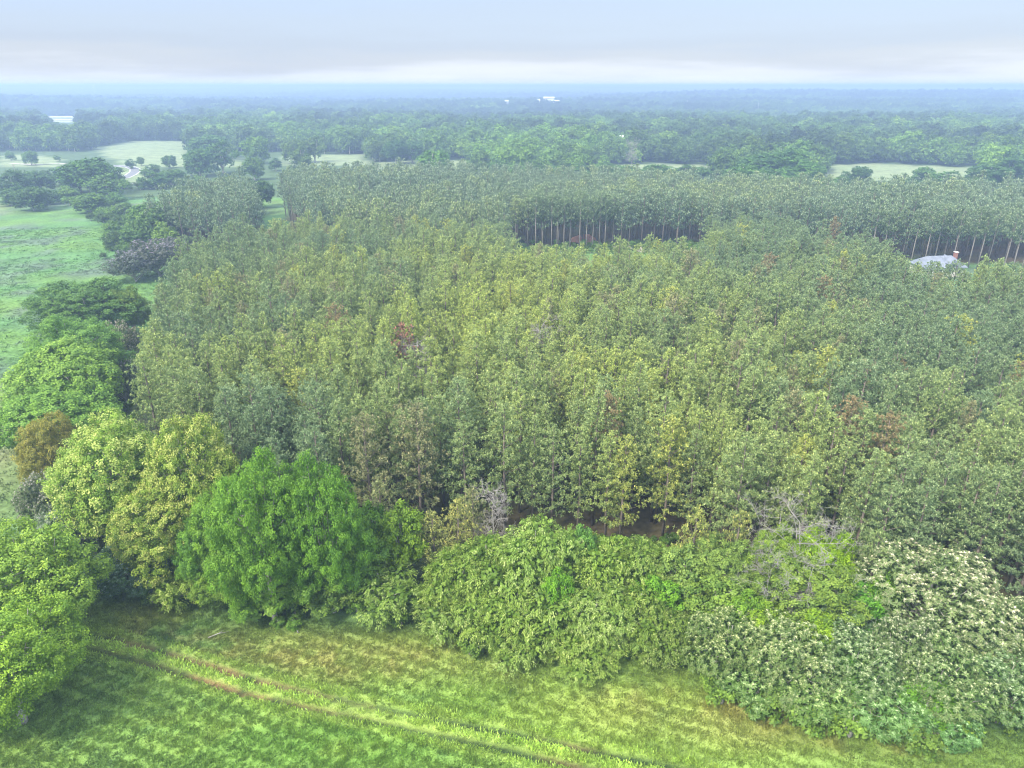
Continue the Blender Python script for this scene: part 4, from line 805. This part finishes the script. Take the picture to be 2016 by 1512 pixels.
ho = gable_house('metal_roofed_house', hx, hy, .10, 11.5, 7.5, 3.0, 2.4, M['siding'], M['metal_roof'], 'house with pale blue-grey metal roof half hidden by pines at right', 'house', hip=2.6, win=4, z=0)
# cross gable and chimney with two pale flues
dg = MB(); dg.add([(.2,-4.6,3.9),(3.0,-4.6,3.9),(1.6,-4.6,5.2),(.2,-1.0,3.9),(3.0,-1.0,3.9),(1.6,.4,5.75)], [(0,1,2),(0,2,5,3),(1,4,5,2)]); dg.obj('porch_gable', M['metal_roof'], ho)
ch = MB().box(4.4,5.2,-.5,.4,2.6,6.3).obj('chimney', M['brick'], ho)
MB().box(4.3,5.3,-.6,.5,6.3,6.45).obj('chimney_cap', M['white'], ch)
def far_building(px_a, px_b, py, name, L3, Wd, hw, hr, roof, label, cat='building', hip=0):
    """finds where the land meets the sight line, so it stands on the terrain"""
    a_, b_ = ((px_a+px_b)/2-1008)/F, (756-py)/F; d = np.array([a_, cp+sp*b_, -sp+cp*b_]); t = 300
    while t < 9000 and 50+d[2]*t > float(H(d[0]*t, d[1]*t)) + hw*.8 + L3: t += 8
    x_, y_ = d[0]*t, d[1]*t; wpx = (px_b-px_a)/F*depth(y_, 0); return gable_house(name, x_, y_, 0, wpx, Wd, hw, hr, M['white'], roof, label, cat, z=float(H(x_, y_))+max(0, L3-1)), (x_, y_)
far_building(100, 144, 237, 'poultry_barn', 0, 9, 2.2, 1.0, M['pale_steel'], 'lower long white poultry barn by the pale far left field', 'barn')
far_building(76, 150, 231, 'poultry_barn', 0, 9, 2.2, 1.0, M['pale_steel'], 'upper long white poultry barn at the far left', 'barn')
far_building(55, 64, 225, 'white_farmhouse', 5, 9, 7, 4, M['white'], 'small white farmhouse left of the long white barns', 'house')
far_building(1070, 1091, 194, 'metal_warehouse', 12, 25, 9, 3, M['pale_steel'], 'long pale-roofed warehouse in the distant woods, centre', 'warehouse')
far_building(1057, 1063, 198, 'pale_shed', 12, 10, 6, 3, M['pale_steel'], 'small pale shed just left of the distant warehouse', 'shed')
far_building(1088, 1101, 199, 'pale_shed', 12, 12, 5, 2, M['pale_steel'], 'low pale shed at the right foot of the distant warehouse', 'shed')
far_building(994, 1001, 199, 'pale_shed', 12, 12, 6, 2, M['pale_steel'], 'pale shed alone in the woods left of the distant warehouse', 'shed')
far_building(1221, 1226, 269, 'white_cottage', 12, 6, 3, 1, M['white'], 'tiny white cottage in the woods above the pale snag', 'house')
def power_pole(px, pytop, y_, h, label, cross=True, m='pale_steel', lean=0, wd=.28):
    a_ = (px-1008)/F; b_ = (756-pytop)/F; t = y_/(cp+sp*b_); x_ = a_*t; zt = 50+(-sp+cp*b_)*t
    o = link('power_pole', None, None, (x_, y_, zt-h)); tag(o, label, 'power pole', None)
    MB().tube([(0,0,-1),(lean,0,h)], [wd, wd*.6], 8).obj('post', M[m], o)
    if cross: MB().box(lean*.92-1.3, lean*.92+1.3, -.08, .08, h*.92, h*.92+.2).obj('crossarm', M[m], o)
    return o
p0 = at(46, 357, 0); o = link('power_pole', None, None, (p0[0], p0[1]-3, 0)); tag(o, 'leaning wooden utility pole beside the county road at left', 'power pole')
MB().tube([(0,0,-1),(-1.6,0,9.5)], [.17,.11], 8).obj('post', M['pole'], o); MB().box(-2.6,-.4,-.07,.07,8.8,8.95).obj('crossarm', M['pole'], o)
for px_a, pt, yy, hh_, lab in ((1354,196,1500,30,'pale transmission pole, leftmost of four over the right woods'),(1494,201,1350,28,'pale transmission pole, second of four over the right woods'),(1646,218,1000,28,'pale transmission pole, third of four, nearest the bright pasture'),(1935,258,700,24,'pale transmission pole, rightmost of four over the woods')):
    power_pole(px_a, pt, yy, hh_, lab)
power_pole(1185, 176, 3000, 45, 'hair-thin pale mast on the horizon right of the centre', False, wd=.5)
# water tower on the horizon at left
a_ = (183-1008)/F; yy = 3600.; b_ = (756-167)/F; t = yy/(cp+sp*b_); zt = 50+(-sp+cp*b_)*t; hb = 42
o = link('water_tower', None, None, (a_*t, yy, zt-hb)); tag(o, 'tiny white water tower on the left horizon', 'water tower')
V = []; Fc = []; prof = [(0.1,hb-10),(4,hb-9.2),(6.6,hb-6),(6.6,hb-3.5),(4,hb-.8),(.1,hb)]
for (rr, zz) in prof: V += [(rr*math.cos(q*math.pi/8), rr*math.sin(q*math.pi/8), zz) for q in range(16)]
for k in range(5): Fc += [(k*16+q, k*16+(q+1)%16, (k+1)*16+(q+1)%16, (k+1)*16+q) for q in range(16)]
MB().add(V, Fc).obj('tank', M['white'], o, True)
for q in range(6):
    an = q*math.pi/3; MB().tube([(6*math.cos(an),6*math.sin(an),-30),(5*math.cos(an),5*math.sin(an),hb-7)], .4, 6).obj('leg', M['white'], o)
MB().tube([(0,0,-30),(0,0,hb-9)], .9, 8).obj('riser', M['white'], o)
# red clay bank and brush heap in the clearing
def mound(name, x, y, a_, b_, h, m, label, cat, seed):
    r = RS(seed); V = [(0,0,h)]; Fc = []; n = 20
    for k, f in enumerate((.35,.7,1.0)):
        for q in range(n):
            t = 2*math.pi*q/n; w_ = r.uniform(.85,1.15); V.append((a_*f*math.cos(t)*w_, b_*f*math.sin(t)*w_, h*(1-f*f)*r.uniform(.8,1.15) - (.1 if f == 1 else 0)))
    Fc += [(0, 1+q, 1+(q+1)%n) for q in range(n)]
    for k in range(2): Fc += [(1+k*n+q, 1+(k+1)*n+q, 1+(k+1)*n+(q+1)%n, 1+k*n+(q+1)%n) for q in range(n)]
    o = MB().add(V, Fc).obj(name, m, None, False, loc=(x, y, 0)); return tag(o, label, cat)
mx_, my_ = at(1150, 468, 1.2); mound('clay_bank', mx_, my_, 5.5, 3, 2.4, M['clay'], 'reddish clay bank among the bare trunks of the clearing', 'mound', 3)
mx_, my_ = at(1203, 480, .4); bh = link('brush_pile', None, None, (mx_, my_, 0)); tag(bh, 'brown brush pile at the clearing edge beside pale dirt', 'brush pile')
r = RS(9); b = MB()
for k in range(40):
    c_ = Vector((r.normal(0,1.8), r.normal(0,.9), r.uniform(.1,.9))); d = Vector(r.normal(size=3)); d.z *= .25; d.normalize(); b.tube([c_-d*1.2, c_+d*1.2], [.09,.04], 4)
b.obj('log', M['bark'], bh); tag(bh.children[0], kind='stuff')
# stray sticks lying on the grass
for a1, b1, ln, an, lab in ((430,1250,1.9,.45,'pale fallen stick on the grass below the huge oak'),(585,1238,1.3,2.0,'short fallen stick on the grass near the oak\'s right foot')):
    x_, y_ = at(a1, b1, .3); s_ = link('fallen_stick', None, None, (x_, y_, .33), an); tag(s_, lab, 'stick', None)
    MB().tube([(-ln/2,0,0),(0,.1,.06),(ln/2,0,.02)], [.05,.045,.02], 5).obj('stem', M['dead'], s_, True); MB().tube([(0,.1,.06),(.3*ln,.35,.1)], [.03,.012], 4).obj('twig', M['dead'], s_, True)

# ------------------------------------------------------------------ the morning haze
hm = mat('haze'); pv = nadd(hm, 'ShaderNodeVolumePrincipled'); pv.inputs['Color'].default_value = (.44,.575,.88,1); pv.inputs['Density'].default_value = .00066; pv.inputs['Anisotropy'].default_value = .2
ov = nadd(hm, 'ShaderNodeOutputMaterial'); hm.node_tree.links.new(pv.outputs[0], ov.inputs['Volume'])
zmax = max(52.0, 1.0)
hzb = MB().box(-21000, 21000, -160, 15300, -30, 54).obj('haze', hm); tag(hzb, 'thin blue morning haze over the land', None, None, 'stuff')
